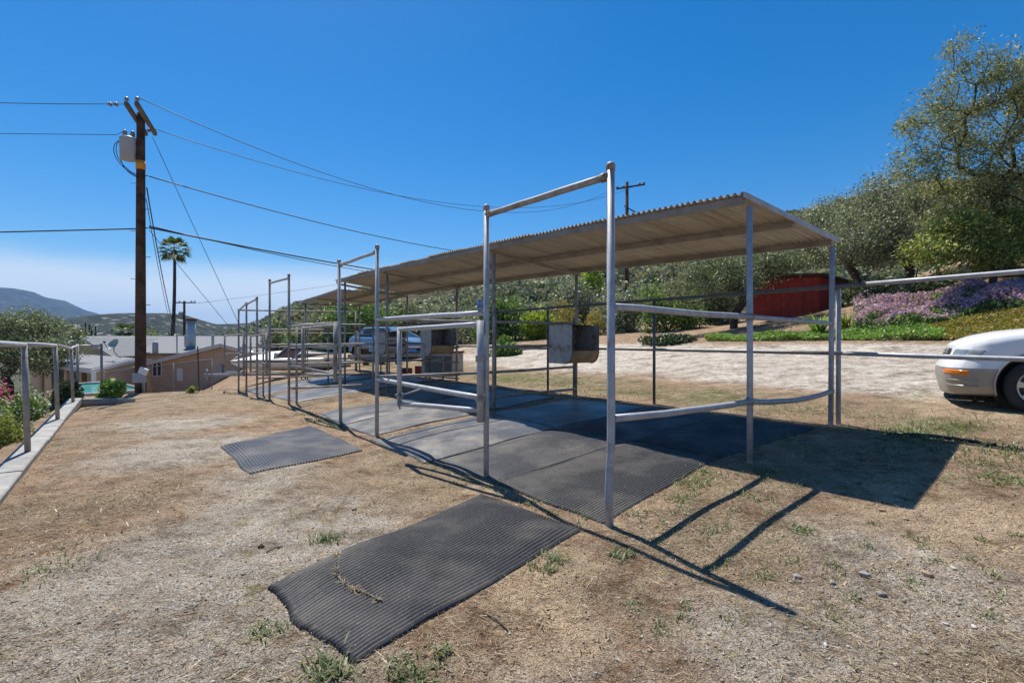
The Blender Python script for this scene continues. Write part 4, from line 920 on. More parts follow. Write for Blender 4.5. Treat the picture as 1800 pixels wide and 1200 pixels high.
# shrubs behind the drive, left to right
for (u, Y, rx, rz, leaf, seed, lab, nm) in (
        (1105, 27, 2.2, 2.6, 'leaf_silver', 31, 'tall silver-leaved shrub behind the near gateway post', 'silver_shrub'),
        (1175, 25, 2.0, 2.4, 'leaf_green', 32, 'rounded green shrub left of the dark oak behind the drive', 'green_shrub'),
        (1240, 27, 2.2, 3.6, 'leaf_oak', 33, 'large dark shrub behind the dark oak', 'dark_shrub'),
        (1010, 33, 2.8, 3.4, 'leaf_silver', 34, 'silver shrub above the yellow-leaved palm', 'silver_shrub'),
        (945, 27, 1.3, 1.7, 'leaf_lime', 35, 'small lime green shrub behind the back fence post', 'lime_shrub'),
        (1035, 36, 1.6, 4.3, 'leaf_lime', 36, 'tall lime green shrub top above the feeder', 'lime_shrub'),
        (880, 28, 1.8, 2.9, 'leaf_green', 37, 'bright green shrub right of the gate hinge post', 'green_shrub'),
        (888, 20, 0.8, 0.9, 'leaf_green', 38, 'low green bush at the foot of the bank by the concrete slab', 'green_shrub'),
        (800, 30, 2.6, 2.5, 'leaf_silver', 39, 'silver shrub above the hay feeder with orange tray', 'silver_shrub'),
        (700, 36, 3.0, 3.4, 'leaf_oak', 40, 'dark shrub behind the blue car roof', 'dark_shrub'),
        (640, 33, 2.8, 3.6, 'leaf_green', 41, 'leafy green shrub rising behind the blue car', 'green_shrub'),
        (585, 34, 2.6, 3.0, 'leaf_oak', 42, 'dark shrub behind the second gateway', 'dark_shrub'),
        (540, 36, 2.2, 2.2, 'leaf_green', 43, 'low leafy green shrub left of the blue car beyond the stalls', 'green_shrub'),
        (500, 40, 2.4, 2.6, 'leaf_oak', 44, 'dark bush behind the boat beyond the stalls', 'dark_shrub'),
        (765, 26.5, 1.5, 1.9, 'leaf_dark', 45, 'dark green bush just right of the blue car', 'dark_shrub'),
        (1180, 18.5, 1.3, 0.5, 'leaf_dark', 46, 'low dark scrub heap on the bare bank', 'scrub_heap')):
    bush(nm, lab, 'shrub', gp(u, Y, -0.1), (rx, rx * 0.9, rz), int(4200 * max(1, rx * rz / 4)), 0.0215 * Y / 3.2, M[leaf], seed, 14, 0.5, 'shrubs behind the drive')
def strap_plant(name, label, base, n, L, W, leaf, seed, tilt=0.8, trunk=0, cat='plant'):
    rng = np.random.default_rng(seed); root = thing(name, label, cat, base); b_ = np.array(base, float)
    if trunk: mm = MB(); mm.tube([Vector(base) - Vector((0, 0, .2)), Vector(base) + Vector((0, 0, trunk))], 0.12, 8); mm.build('trunk', M['bark_grey'], root, True)
    V, T = blades(np.tile(b_ + np.array([0, 0, trunk]), (n, 1)) + rng.normal(size=(n, 3)) * 0.05, L * rng.uniform(.7, 1.2, n), W, rng, tilt, 0.5)
    np_obj('leaves', V, T, leaf, root); return root
bush('yellow_shrub', 'yellow-leaved shrub behind the nearest feeder', 'shrub', gp(992, 27.5, -0.1), (1.35, 1.2, 2.1), 3600, 0.15, M['leaf_yellow'], 51, 14, 0.22)
bush('yellow_shrub', 'smaller yellow-leaved shrub between the feeder and the near gateway post', 'shrub', gp(1042, 26.5, -0.1), (0.9, 0.9, 1.5), 2400, 0.14, M['leaf_yellow'], 52, 11, 0.22)
strap_plant('strap_leaf_plant', 'clump of pale green strap leaves below the red shed', gp(1440, 15.9, -0.05), 70, 0.75, 0.06, M['leaf_ice'], 53, 0.65)
strap_plant('strap_leaf_plant', 'clump of strap leaves beside the purple flowers', gp(1487, 15.7, -0.05), 60, 0.7, 0.05, M['leaf_bright'], 54, 0.7)

for k, (u, Y, rx, rz, lab) in enumerate(((1545, 18.2, 1.0, .9, 'dark understory bush below the grey oak'), (1610, 17.4, 1.0, .8, 'dark understory bush behind the purple flowers, left of the bright tree'), (1680, 16.9, 1.0, .7, 'dark understory bush under the bright leafy tree'),
        (1755, 16.9, 1.0, .8, 'dark bush at the foot of the tall feathery tree'), (1840, 16.6, 1.1, .9, 'dark bush at the right edge behind the purple flowers'), (1500, 19.5, .9, 1.0, 'dark bush beside the right end of the red shed'))):
    bush('understory_bush', lab, 'shrub', gp(u, Y, -0.1), (rx, rx * .8, rz), 2200, 0.13, M['leaf_oak'], 140 + k, 12, 0.5, 'bushes under the trees')
# bank planting: ice plant strip, purple statice and olive groundcover
def cover(name, label, cat, pts_fn, n, lsize, leaf, seed, aspect=0.5, hgt=0.2, gap=0.0):
    rng = np.random.default_rng(seed); s, t = pts_fn(rng, n); x, y = xy(s, t)
    if gap:      # thin the cover in uneven patches
        q = np.sin(x * 3.1 + 1.7 * np.sin(y * 2.3)) * np.sin(y * 4.1 + x * 1.2) + 0.6 * np.sin(x * 8.3 + y * 5.1) * np.sin(y * 9.7 - x * 3.3) + 0.35 * rng.normal(size=len(x))
        k = q > np.quantile(q, gap); x, y = x[k], y[k]
    z = g(x, y)
    bl = 0.5 + 0.5 * np.sin(x * 2.3 + np.sin(y * 1.9) * 2) * np.sin(y * 2.7 + 1)
    P_ = np.stack([x, y, z + hgt * (0.25 + 0.75 * bl) * rng.uniform(0.1, 1, len(x)) ** 0.6], 1)
    V, Fq = leaf_quads(P_, lsize * rng.uniform(0.5, 1.4, len(x)), rng, aspect); o = np_obj(name, V, Fq, leaf); tag(o, label, cat, kind='stuff'); return o
def uvpts(u0, u1, f):
    """points on the bank between two pixel columns, t range given by f(u)"""
    def fn(rng, n):
        u = rng.uniform(u0, u1, n); ta, tb_ = f(u); t = ta + (tb_ - ta) * rng.uniform(0, 1, n)
        # a ray of column u crosses the line of constant t at depth Y
        k = (u - 900) / F; Y = (t + E2[0] * O2[0] + E2[1] * O2[1]) / (E2[0] * k + E2[1]); s, _ = st(k * Y, Y); return s, t
    return fn
cover('ice_plant', 'bright green ice plant strip along the far edge of the drive', 'ground cover', uvpts(1240, 1660, lambda u: (12.9 + 0 * u, 13.9 + 0.8 * sm(u, 1450, 1560) * (1 - sm(u, 1580, 1680)))), 15000, 0.11, M['leaf_ice'], 61, 0.35, 0.22)
cover('ground_cover', 'olive and rust ground cover on the bank behind the white car', 'ground cover', uvpts(1590, 2100, lambda u: (12.9 + 0 * u, 14.6 + 1.5 * sm(u, 1590, 1740))), 42000, 0.07, M['leaf_olive'], 62, 0.6, 0.16, 0.2)
cover('statice_leaves', 'grey-green leaves under the purple flowers on the bank', 'ground cover', uvpts(1500, 2100, lambda u: (14.0 + 1.7 * sm(u, 1560, 1760), 17.6 + 0 * u)), 14000, 0.13, M['leaf_green'], 63, 0.45, 0.44)
cover('statice_flowers', 'drift of purple statice flowers covering the bank at right', 'flowers', uvpts(1500, 2100, lambda u: (14.1 + 1.7 * sm(u, 1560, 1760), 17.5 + 0 * u)), 62000, 0.06, M['petal_purple'], 64, 0.9, 0.62, 0.42)

# ---- left side
bush('leafy_bush', 'large green leafy bush with pale tips behind the left railing', 'shrub', gp(30, 9.8, -0.1), (0.66, 0.65, 1.12), 9000, 0.085, M['leaf_green'], 71, 16, 0.45, None, (M['petal_white'], 500, 0.06))
bush('juniper_bush', 'low yellow-green juniper at the left edge below the kerb', 'shrub', gp(-22, 7.1, -0.05), (0.50, 0.5, 0.86), 9000, 0.055, M['leaf_bright'], 72, 14, 0.3)
bush('flowering_bush', 'pink flowering bush behind the green bush at left edge', 'shrub', gp(-14, 13.2, -0.1), (0.70, 0.7, 1.40), 4500, 0.10, M['leaf_green'], 73, 12, 0.5, None, (M['petal_pink'], 1100, 0.07))
bush('leafy_bush', 'dark leafy bush under the railing in front of the pool', 'shrub', gp(112, 12.6, -0.1), (0.40, 0.4, 0.75), 3200, 0.09, M['leaf_dark'], 74, 9)
bush('lavender_bush', 'small lilac flowering bush in front of the house porch', 'shrub', gp(100, 20, -0.1), (0.6, 0.6, 1.2), 1500, 0.12, M['leaf_green'], 75, 8, 0.5, None, (M['petal_purple'], 700, 0.08))
bush('broad_leaf_plant', 'bright green broad-leaved plant at the end of the concrete wall', 'plant', (-10.75, 13.75, G(-10.75, 13.75) - 0.02), (0.42, 0.4, 0.62), 520, 0.20, M['leaf_ice'], 76, 7, 0.45)
bush('weed_clump', 'small green weed clump at the foot of the stake', 'plant', tuple(gpx(338, 690)), (0.28, 0.28, 0.20), 240, 0.10, M['leaf_bright'], 77, 6, 0.3)
tree('oak_tree', 'large dark round oak behind the railing at far left', 'tree', gp(28, 31, 0), 1.8,
     [cl(60, 575, 31, 1.7, 1.6, 1.1), cl(20, 590, 30, 2.0, 1.8, 1.3), cl(110, 600, 31, 1.3, 1.4, 1.1), cl(-60, 580, 31, 2.4, 2, 1.6), cl(70, 625, 29.5, 1.6, 1.4, 1.0), cl(10, 635, 29, 1.2, 1.2, .8), cl(-90, 630, 30, 1.8, 1.5, 1.2)],
     340, 120, 0.30, 0.14, M['leaf_oak'], M['bark'], 81, 0.26, (0, 0), 0.5, None, None, 2)
for k, (u, v) in enumerate(((144, 574), (150, 568), (157, 571), (161, 576), (168, 574))):   # five cypresses
    Y = 85; t = px(u, v, Y); zb_ = -4.5; rng = np.random.default_rng(90 + k); n = 900; h = t.z - zb_
    names = ['leftmost of the five dark cypresses', 'tallest of the five dark cypresses, second from left', 'middle one of the five dark cypresses', 'shortest of the five cypresses, second from right', 'rightmost of the five dark cypresses']
    root = thing('cypress_tree', names[k] + ' beyond the house roof', 'tree', (t.x, Y, zb_), 'cypresses beyond the house')
    q = rng.uniform(0.02, 1, n); rr = (0.42 * np.sin(np.clip(q * 1.15, 0, 1) * np.pi) ** 0.6 * (1 - q) ** 0.45 + 0.05) * rng.uniform(.5, 1.1, n); an = rng.uniform(0, 6.28, n)
    P_ = np.stack([t.x + rr * np.cos(an), Y + rr * np.sin(an), zb_ + 0.3 + (h - 0.3) * q], 1)
    V, Fq = leaf_quads(P_, 0.34, rng, 0.5, np.tile(np.array([0, 0, 1.0]), (n, 1))); np_obj('crown', V, Fq, M['leaf_dark'], root)
    mm = MB(); mm.tube([(t.x, Y, zb_ - 0.3), (t.x, Y, zb_ + h * 0.6)], [0.12, 0.04], 6); mm.build('trunk', M['bark'], root, True)

def palm(label, u, vtop, Y, zb_, crown, lean, seed, tr=0.2, nf=34, group=None, skirt=True):
    rng = np.random.default_rng(seed); t = px(u, vtop, Y); b_ = Vector((t.x + lean, Y, zb_)); t.z -= crown * 0.45
    root = thing('fan_palm', label, 'palm', tuple(b_), group); mm = MB(); n = 10
    mm.tube([b_.lerp(t, k / n) + Vector((-lean * 0.35 * math.sin(math.pi * k / n), 0, 0)) for k in range(n + 1)], [tr * (1.25 - 0.5 * k / n) for k in range(n + 1)], 9); mm.build('trunk', M['bark'], root, True)
    V, Fq = [], []
    for f in range(nf):
        az = f * 2.399 + rng.uniform(-.2, .2); el = 1.25 - 2.0 * (f / nf) + rng.uniform(-.15, .15); d = np.array([math.cos(az) * math.cos(el), math.sin(az) * math.cos(el), math.sin(el)])
        hub = np.array(t) + d * crown * 0.34 + np.array([0, 0, -0.05]); w = np.cross(d, [0, 0, 1.0]); w /= np.linalg.norm(w) + 1e-6; nrm = np.cross(w, d)
        o = len(V); V += [np.array(t) - w * .015, np.array(t) + w * .015, hub + w * .015, hub - w * .015]; Fq.append((o, o + 1, o + 2, o + 3))
        for j in range(13):
            a = (j - 6) / 6 * 1.25; e_ = d * math.cos(a) + w * math.sin(a); L = crown * 0.33 * rng.uniform(.85, 1.1) * (1 - 0.12 * abs(a)); tip = hub + e_ * L + np.array([0, 0, -0.28 * L - 0.12 * L * abs(a)])
            md = hub + e_ * L * 0.6; sd = np.cross(e_, nrm) * crown * 0.026; o = len(V); V += [hub, md + sd, tip, md - sd]; Fq.append((o, o + 1, o + 2, o + 3))
    np_obj('crown', np.array(V), np.array(Fq), M['leaf_palm'], root)
    if skirt:
        n = 160; P_ = np.array(t) + np.stack([rng.normal(0, .18, n) * crown * .3, rng.normal(0, .18, n) * crown * .3, -rng.uniform(0.05, .32, n) * crown], 1)
        V, Fq = leaf_quads(P_, crown * 0.16, rng, 0.2, np.tile(np.array([0, 0, -1.0]), (n, 1))); np_obj('dead_fronds', V, Fq, M['bark'], root)
    return root
palm('tall slender fan palm standing against the sky behind the house', 307, 419, 58, -4.5, 2.9, -0.9, 101, 0.19)
palm('short fan palm behind the roof, left of the pair', 213, 570, 66, -4.5, 2.3, 0.1, 102, 0.15, 24, 'pair of short palms')
palm('short fan palm behind the roof, right of the pair', 227, 570, 67, -4.5, 2.3, -0.1, 103, 0.15, 24, 'pair of short palms')
for (u, v, Y, rx, rz, leaf, seed, lab) in ((300, 578, 57, 1.5, 5.2, 'leaf_dark', 111, 'dark shrub wrapped round the foot of the tall palm'), (265, 578, 56, 2.6, 4.6, 'leaf_bright', 112, 'yellow-green shrub top above the house roof'),
        (325, 585, 60, 2.2, 4.4, 'leaf_green', 113, 'green shrub top under the distant utility pole'), (140, 590, 48, 1.6, 3.6, 'leaf_bright', 114, 'small yellow-green shrub beside the left gable'), (205, 586, 64, 1.4, 4.6, 'leaf_dark', 115, 'dark shrub beneath the pair of short palms')):
    x = (u - 900) / F * Y; bush('valley_shrub', lab, 'shrub', (x, Y, px(u, v, Y).z - rz), (rx, rx, rz), 2600, 0.30, M[leaf], seed, 12, 0.5, 'shrubs beyond the house')
# ------------------------------------------------------------------ the house below
M['shingle'] = plain('light_grey_shingle', (0.21, 0.215, 0.22), 0.85, 0, 0.2, 7, 0.3, 30, 0.2)
M['stucco'] = plain('tan_stucco', (0.52, 0.41, 0.29), 0.9, 0, 0.12, 3, 0.25, 60, 0.2)
M['fascia'] = plain('pale_fascia_board', (0.52, 0.50, 0.46), 0.7, 0, 0.08)
M['glass'] = plain('dark_window_glass', (0.03, 0.035, 0.04), 0.08, 0, 0.2)
M['white_paint'] = plain('white_paint', (0.76, 0.76, 0.74), 0.5, 0, 0.05)
M['shade_inside'] = plain('dark_interior_shade', (0.16, 0.13, 0.10), 0.9, 0, 0.2)  # interior shade put into the colour, for the carport opening and enclosed insides
def brickmat():
    m, nt, b = nmat('slump_block_wall'); v = coords(nt); mp = nt.nodes.new('ShaderNodeMapping'); mp.inputs['Rotation'].default_value = (R(90), 0, 0); nt.links.new(v, mp.inputs['Vector'])
    br = nt.nodes.new('ShaderNodeTexBrick'); nt.links.new(mp.outputs[0], br.inputs['Vector']); br.inputs['Scale'].default_value = 1.0
    br.inputs['Brick Width'].default_value = 0.40; br.inputs['Row Height'].default_value = 0.11; br.inputs['Mortar Size'].default_value = 0.012
    br.inputs['Color1'].default_value = (0.56, 0.385, 0.275, 1); br.inputs['Color2'].default_value = (0.62, 0.45, 0.33, 1); br.inputs['Mortar'].default_value = (0.36, 0.27, 0.20, 1)
    nt.links.new(br.outputs['Color'], b.inputs['Base Color']); b.inputs['Roughness'].default_value = 0.95; bump(nt, b, br.outputs['Fac'], -0.5, 0.02); return m
M['block'] = brickmat()
house = thing('house', 'tan block ranch house with light grey gabled roofs below the stalls', 'house', (-26, 40, -2.9))
def hp(u, v, Y): return px(u, v, Y)
HG = -3.2
# right wing: block gable wall facing the camera
y0 = 36.0; xl, xr, xp = (268 - 900) / F * y0, (512 - 900) / F * y0, (396 - 900) / F * y0; ze = CAM_H - 36 / F * y0; zp = CAM_H - 4 / F * y0
m = MB(); m.prism([(xl, y0, HG), (xr, y0, HG), (xr, y0, ze - .02), (xp, y0, zp - .1), (xl, y0, ze - .02)], (0, 0.2, 0)); m.build('gable_wall', M['block'], house)
m = MB(); m.prism([(xl, y0 + .2, HG), (xl + .2, y0 + .2, HG), (xl + .2, y0 + .2, ze), (xl, y0 + .2, ze)], (0, 9, 0)); m.build('side_wall', M['stucco'], house)
def slab(a, b_, c, d, th=0.12):
    m = MB(); n = (Vector(b_) - Vector(a)).cross(Vector(d) - Vector(a)).normalized(); n = n if n.z > 0 else -n
    m.prism([Vector(p) for p in (a, b_, c, d)], n * -th); return m
ov = 0.55; yb = 47.0; y1 = y0 - ov
sl = (zp - ze) / (xp - xl)
slab((xl - ov, y1, ze - ov * sl), (xp, y1, zp), (xp, yb, zp), (xl - ov, yb, ze - ov * sl)).build('roof', M['shingle'], house)
slab((xr + ov, y1, ze - ov * sl), (xp + 0.005, y1, zp), (xp + 0.005, yb, zp), (xr + ov, yb, ze - ov * sl)).build('roof', M['shingle'], house)
for sgn, xe in ((-1, xl - ov), (1, xr + ov)):
    m = MB(); m.bar((xe, y1 - 0.02, ze - ov * sl - 0.10), (xp, y1 - 0.02, zp - 0.10), 0.05, 0.24); m.build('fascia', M['fascia'], house)
m = MB(); m.bar((xl - ov - .02, y1, ze - ov * sl - .10), (xl - ov - .02, yb, ze - ov * sl - .10), 0.05, 0.2); m.build('fascia', M['fascia'], house)
# long back wing with its ridge across the view
zr = CAM_H + 9.5 / F * 48; ym = 48; xa, xb = (150 - 900) / F * ym, (480 - 900) / F * ym
slab((xa, ym - 6.5, zr - 1.45), (xb + 2, ym - 6.5, zr - 1.45), (xb + 2, ym, zr), (xa, ym, zr)).build('roof', M['shingle'], house)
slab((xa, ym + 6.5, zr - 1.45), (xb + 2, ym + 6.5, zr - 1.45), (xb + 2, ym + .01, zr), (xa, ym + .01, zr)).build('roof', M['shingle'], house)
m = MB(); m.box(((xa + xb) / 2, ym, (HG + zr - 1.6) / 2), (xb - xa - 1.0, 12, zr - 1.6 - HG)); m.build('back_wall', M['stucco'], house)
# left gable facing the camera, with two louvres
yl = 39.0; gxp, gxa, gxb = (153 - 900) / F * yl, (98 - 900) / F * yl, (207 - 900) / F * yl; gzp, gze = CAM_H + 7 / F * yl, CAM_H - 24 / F * yl
m = MB(); m.prism([(gxa + .3, yl, HG), (gxb - .3, yl, HG), (gxb - .3, yl, gze), (gxp, yl, gzp - .12), (gxa + .3, yl, gze)], (0, 0.2, 0)); m.build('gable_wall', M['stucco'], house)
slab((gxa, yl - .4, gze - .1), (gxp, yl - .4, gzp), (gxp, ym, gzp), (gxa, ym, gze - .1)).build('roof', M['shingle'], house)
slab((gxb, yl - .4, gze - .1), (gxp + .005, yl - .4, gzp), (gxp + .005, ym, gzp), (gxb, ym, gze - .1)).build('roof', M['shingle'], house)
for xe in (gxa, gxb): m = MB(); m.bar((xe, yl - .42, gze - .2), (gxp, yl - .42, gzp - .1), 0.05, 0.2); m.build('fascia', M['fascia'], house)
for dx in (-0.32, 0.30): m = MB(); m.box((gxp + dx * 1.2, yl - 0.02, gzp - 0.95), (0.22, 0.05, 0.45)); m.build('louvre', M['fascia'], house)
# porch roof, sloping down to the left front, on posts
pA, pB, pC, pD = hp(62, 636, 31), hp(160, 648, 28.5), hp(236, 629, 35.5), hp(128, 621, 38.5)
slab(pA, pB, pC, pD, 0.10).build('porch_roof', M['shingle'], house)
m = MB(); m.bar(pA - Vector((0, .02, .16)), pB - Vector((0, .02, .16)), .06, .18); m.build('fascia', M['fascia'], house)
m = MB(); m.bar(pB - Vector((-.02, 0, .16)), pC - Vector((-.02, 0, .16)), .06, .20); m.build('fascia', M['white_paint'], house)
for q in (0.04, 0.5, 0.72, 0.97): 
    p = pA.lerp(pB, q) + Vector((0.05, 0.25, -0.2)); m = MB(); m.box((p.x, p.y, (p.z + HG) / 2), (0.16, 0.16, p.z - HG)); m.build('porch_post', M['stucco'] if q < .9 else M['white_paint'], house)
m = MB(); a_, b2 = hp(75, 640, 37.5), hp(262, 640, 37.0); m.prism([(a_.x, 37.6, HG), (b2.x, 37.2, HG), (b2.x, 37.2, 0.1), (a_.x, 37.6, 0.1)], (0, .15, 0)); m.build('porch_wall', M['stucco'], house)
for u0, u1 in ((88, 112), (120, 150)):
    p0, p1 = hp(u0, 645, 37.3), hp(u1, 645, 37.3); m = MB(); m.box(((p0.x + p1.x) / 2, 37.45, -1.7), (p1.x - p0.x, 0.06, 2.3)); w_ = m.build('sliding_door', M['glass'], house)
    m = MB(); m.box(((p0.x + p1.x) / 2, 37.40, -1.7), (0.06, 0.05, 2.3)); m.build('door_frame', M['white_paint'], w_)
m = MB(); a_, b2 = hp(168, 650, 30.0), hp(242, 650, 35.9); m.prism([(a_.x, a_.y, HG), (b2.x, b2.y, HG), (b2.x, b2.y, ze - .3), (a_.x, a_.y, ze - .3)], (0.1, .1, 0)); m.build('porch_side_wall', M['stucco'], house)
# window in the block wall, meter panel, white notice
wx = (258 - 900) / F * 35.2
m = MB(); wxl = (270 - 900) / F * y0; wxr = (284 - 900) / F * y0; wz0, wz1 = CAM_H - 60 / F * y0, CAM_H - 37.5 / F * y0
m.box(((wxl + wxr) / 2, y0 - .01, (wz0 + wz1) / 2), (wxr - wxl, .06, wz1 - wz0)); w_ = m.build('window', M['glass'], house)
for a_, s_ in ((((wxl + wxr) / 2, y0 - .05, (wz0 + wz1) / 2), (.06, .05, wz1 - wz0)), (((wxl + wxr) / 2, y0 - .05, wz0 - .03), (wxr - wxl + .12, .09, .06)), (((wxl + wxr) / 2, y0 - .05, wz1 + .03), (wxr - wxl + .12, .07, .06)),
               ((wxl - .03, y0 - .05, (wz0 + wz1) / 2), (.06, .07, wz1 - wz0)), ((wxr + .03, y0 - .05, (wz0 + wz1) / 2), (.06, .07, wz1 - wz0))):
    m = MB(); m.box(a_, s_); m.build('window_frame', M['white_paint'], w_)
p = hp(316, 658, y0 - .06); m = MB(); m.box((p.x, y0 - .04, p.z), (0.40, .06, 0.9)); m.build('wall_plaque', M['white_paint'], house)
p = hp(388, 650, y0 - .06); m = MB(); m.box((p.x, y0 - .10, p.z), (0.30, .18, 0.70)); m.build('meter_cabinet', M['transformer'], house)
# things standing on the roof
p = hp(336, 597, 44); m = MB(); m.tube([(p.x, 44, zr - 1.3), (p.x, 44, CAM_H + 36 / F * 44)], 0.36, 14); ch = m.build('flue', plain('blue_grey_flue', (0.36, 0.42, 0.45), .5, .1, .1), house, True)
m = MB(); m.tube([(p.x, 44, CAM_H + 36 / F * 44), (p.x, 44, CAM_H + 40 / F * 44), (p.x, 44, CAM_H + 41 / F * 44)], [.46, .46, .3], 14); m.build('flue_cap', M['rust_edge'], ch, True)
for u, v, w in ((273, 603, .3), (326, 592, .12), (374, 591, .14)): p = hp(u, v, 41); m = MB(); m.tube([(p.x, p.y, p.z - .8), (p.x, p.y, p.z), (p.x, p.y, p.z + .15)], [w * .7, w * .7, w * .4], 10); m.build('roof_vent', M['transformer'], house, True)
p = hp(311, 591, 37.4); m = MB(); m.tube([(p.x, p.y, ze), (p.x, p.y, p.z), (p.x - .2, p.y, p.z + .1)], .05, 8); m.build('service_mast', M['pipe'], house, True)
# satellite dish
dc = hp(197, 605, 33); dish = thing('satellite_dish', 'grey satellite dish on an arm above the porch roof', 'satellite dish', tuple(dc))
m = MB(); nrm = Vector((-0.35, -0.75, 0.55)).normalized(); x = nrm.cross(Vector((0, 0, 1))).normalized(); y = x.cross(nrm)
for off in (0.0, -0.03):
    rows = [[dc + (x * math.cos(a) * 1.15 + y * math.sin(a)) * r_ * 0.42 - nrm * (0.16 * (1 - r_ * r_) - off) for a in np.linspace(0, 2 * math.pi, 25)] for r_ in np.linspace(0.02, 1, 6)]
    m.grid(rows)
m.build('reflector', plain('dish_paint', (.42, .47, .45), .5, 0, .08), dish, True)
m = MB(); m.tube([dc - nrm * 0.16, hp(200, 617, 33.3), hp(207, 626, 34), hp(212, 628.5, 34.2)], 0.035, 8); m.build('mast', M['pipe'], dish, True)
m = MB(); m.tube([dc - y * 0.40, dc + nrm * 0.45 - y * 0.15], 0.02, 6); m.box(dc + nrm * 0.45 - y * 0.12, (.1, .12, .1)); m.build('feed_arm', M['pipe_dark'], dish)

# pool: low oval, pale rim, turquoise water
pool = thing('swimming_pool', 'small turquoise swimming pool with pale rim beyond the railing', 'pool', (-20.5, 24.8, -2.2))
pz = -0.95; pts = [px(u, v, (CAM_H - pz) / ((v - 600) / F)) for u, v in ((104, 683), (118, 678.5), (150, 675.5), (185, 673.5), (205, 675), (238, 681.5), (246, 685), (236, 689), (205, 692), (160, 695), (128, 696.5), (108, 690))]
m = MB(); m.prism([Vector((p.x, p.y, pz)) for p in pts], (0, 0, -0.05))
wm, nt, b_ = nmat('pool_water'); v_ = coords(nt); vo = nt.nodes.new('ShaderNodeTexVoronoi'); vo.inputs['Scale'].default_value = 2.2; vo.feature = 'SMOOTH_F1'; nt.links.new(v_, vo.inputs['Vector'])
nt.links.new(ramp(nt, vo.outputs['Distance'], [(0.2, (0.03, 0.30, 0.27)), (0.8, (0.10, 0.46, 0.42))]), b_.inputs['Base Color']); b_.inputs['Roughness'].default_value = 0.12; bump(nt, b_, noise_tex(nt, v_, 5, 4), 0.25, 0.03)
m.build('water', wm, pool)
cx = sum(p.x for p in pts) / len(pts); cy = sum(p.y for p in pts) / len(pts); m = MB()
ring = [Vector((p.x, p.y, pz + 0.03)) for p in pts]; m.tube(ring + [ring[0], ring[1]], 0.10, 8); m.build('rim', M['concrete'], pool, True)
m = MB(); n = len(pts)
for k in range(n):
    a, c = pts[k], pts[(k + 1) % n]; m.add([(a.x, a.y, pz), (c.x, c.y, pz), (c.x, c.y, -2.6), (a.x, a.y, -2.6)], [(0, 1, 2, 3)])
m.build('side_wall', M['block'], pool)

# taupe carport wall behind the boat
m = MB()
shed2 = thing('carport', 'low taupe carport with pale flat roof behind the boat', 'carport', (-12, 30, -1.5))
a, c = px(455, 640, 30), px(640, 640, 32); m.prism([(a.x, a.y, -2.2), (c.x, c.y, -2.2), (c.x, c.y, 0.52), (a.x, a.y, 0.55)], (0.1, 4, 0)); m.build('wall', plain('taupe_siding', (.30, .235, .20), .9, 0, .1), shed2)
m = MB(); m.prism([(a.x - .3, a.y - .4, .60), (c.x + .3, c.y - .4, .57), (c.x + .3, c.y + 4.4, .67), (a.x - .3, a.y + 4.4, .70)], (0, 0, .12)); m.build('roof', M['fascia'], shed2)
m = MB(); p0, p1 = px(488, 655, 29.9), px(505, 655, 29.95); m.prism([(p0.x, p0.y, -1.9), (p1.x + .4, p1.y, -1.9), (p1.x + .4, p1.y, -.1), (p0.x, p0.y, -.1)], (0, .05, 0)); m.build('opening_shade', M['shade_inside'], shed2)  # flat dark panel on the wall, painted as the shade inside a doorway

# ------------------------------------------------------------------ red shed
sc_ = gp(1440, 20.6); shed = thing('red_shed', 'barn-red board shed with low roof under the oaks', 'shed', sc_)
M['red'] = plain('barn_red_paint', (0.38, 0.05, 0.036), 0.75, 0, 0.25, 3, 0.2, 40, 0.3)
c0 = Vector(sc_); dirL = Vector((-0.985, 0.17, 0)); dirR = Vector((0.90, 0.436, 0)); zbs, ztop = 2.35, 1.4 + 116 / F * 20.6
lenL, lenR = 2.6, 2.0
def boards(o, d, L, h0, h1, n):
    nrm = Vector((d.y, -d.x, 0)); nrm = nrm if nrm.dot(-o) > 0 else -nrm
    for k in range(n):
        a, c = o + d * (L * k / n + 0.006), o + d * (L * (k + 1) / n - 0.006); j = random.uniform(0, 0.012)
        za, zc = h0 + (h1 - h0) * k / n, h0 + (h1 - h0) * (k + 1) / n; m = MB()
        m.prism([Vector((a.x, a.y, zbs)), Vector((c.x, c.y, zbs)), Vector((c.x, c.y, zc)), Vector((a.x, a.y, za))], -nrm * 0.03 + nrm * 0); q = m.build('board', M['red'], shed); q.location += nrm * j
boards(c0, dirL, lenL, ztop - .05, ztop - .1, 9); boards(c0 + dirR * 0.02, dirR, lenR, ztop - .05, ztop - .32, 10)
m = MB(); far_ = [c0 + dirL * lenL, c0, c0 + dirR * lenR, c0 + dirL * lenL + dirR * lenR]; inn = [p.lerp(sum(far_, Vector()) / 4, .06) for p in far_]
m.prism([Vector((p.x, p.y, zbs)) for p in inn], (0, 0, ztop - .4 - zbs)); m.build('inner_frame', M['shade_inside'], shed)
rf = [c0 - dirL * .35 - dirR * .3, c0 + dirL * (lenL + .3) - dirR * .3, c0 + dirL * (lenL + .3) + dirR * (lenR + .3), c0 - dirL * .35 + dirR * (lenR + .3)]
m = MB(); m.prism([Vector((p.x, p.y, ztop + (0 if k in (0, 1) else -.3))) for k, p in enumerate(rf)], (0, 0, .08)); m.build('roof', plain('dark_shed_roof', (.09, .055, .05), .8, 0, .2), shed)

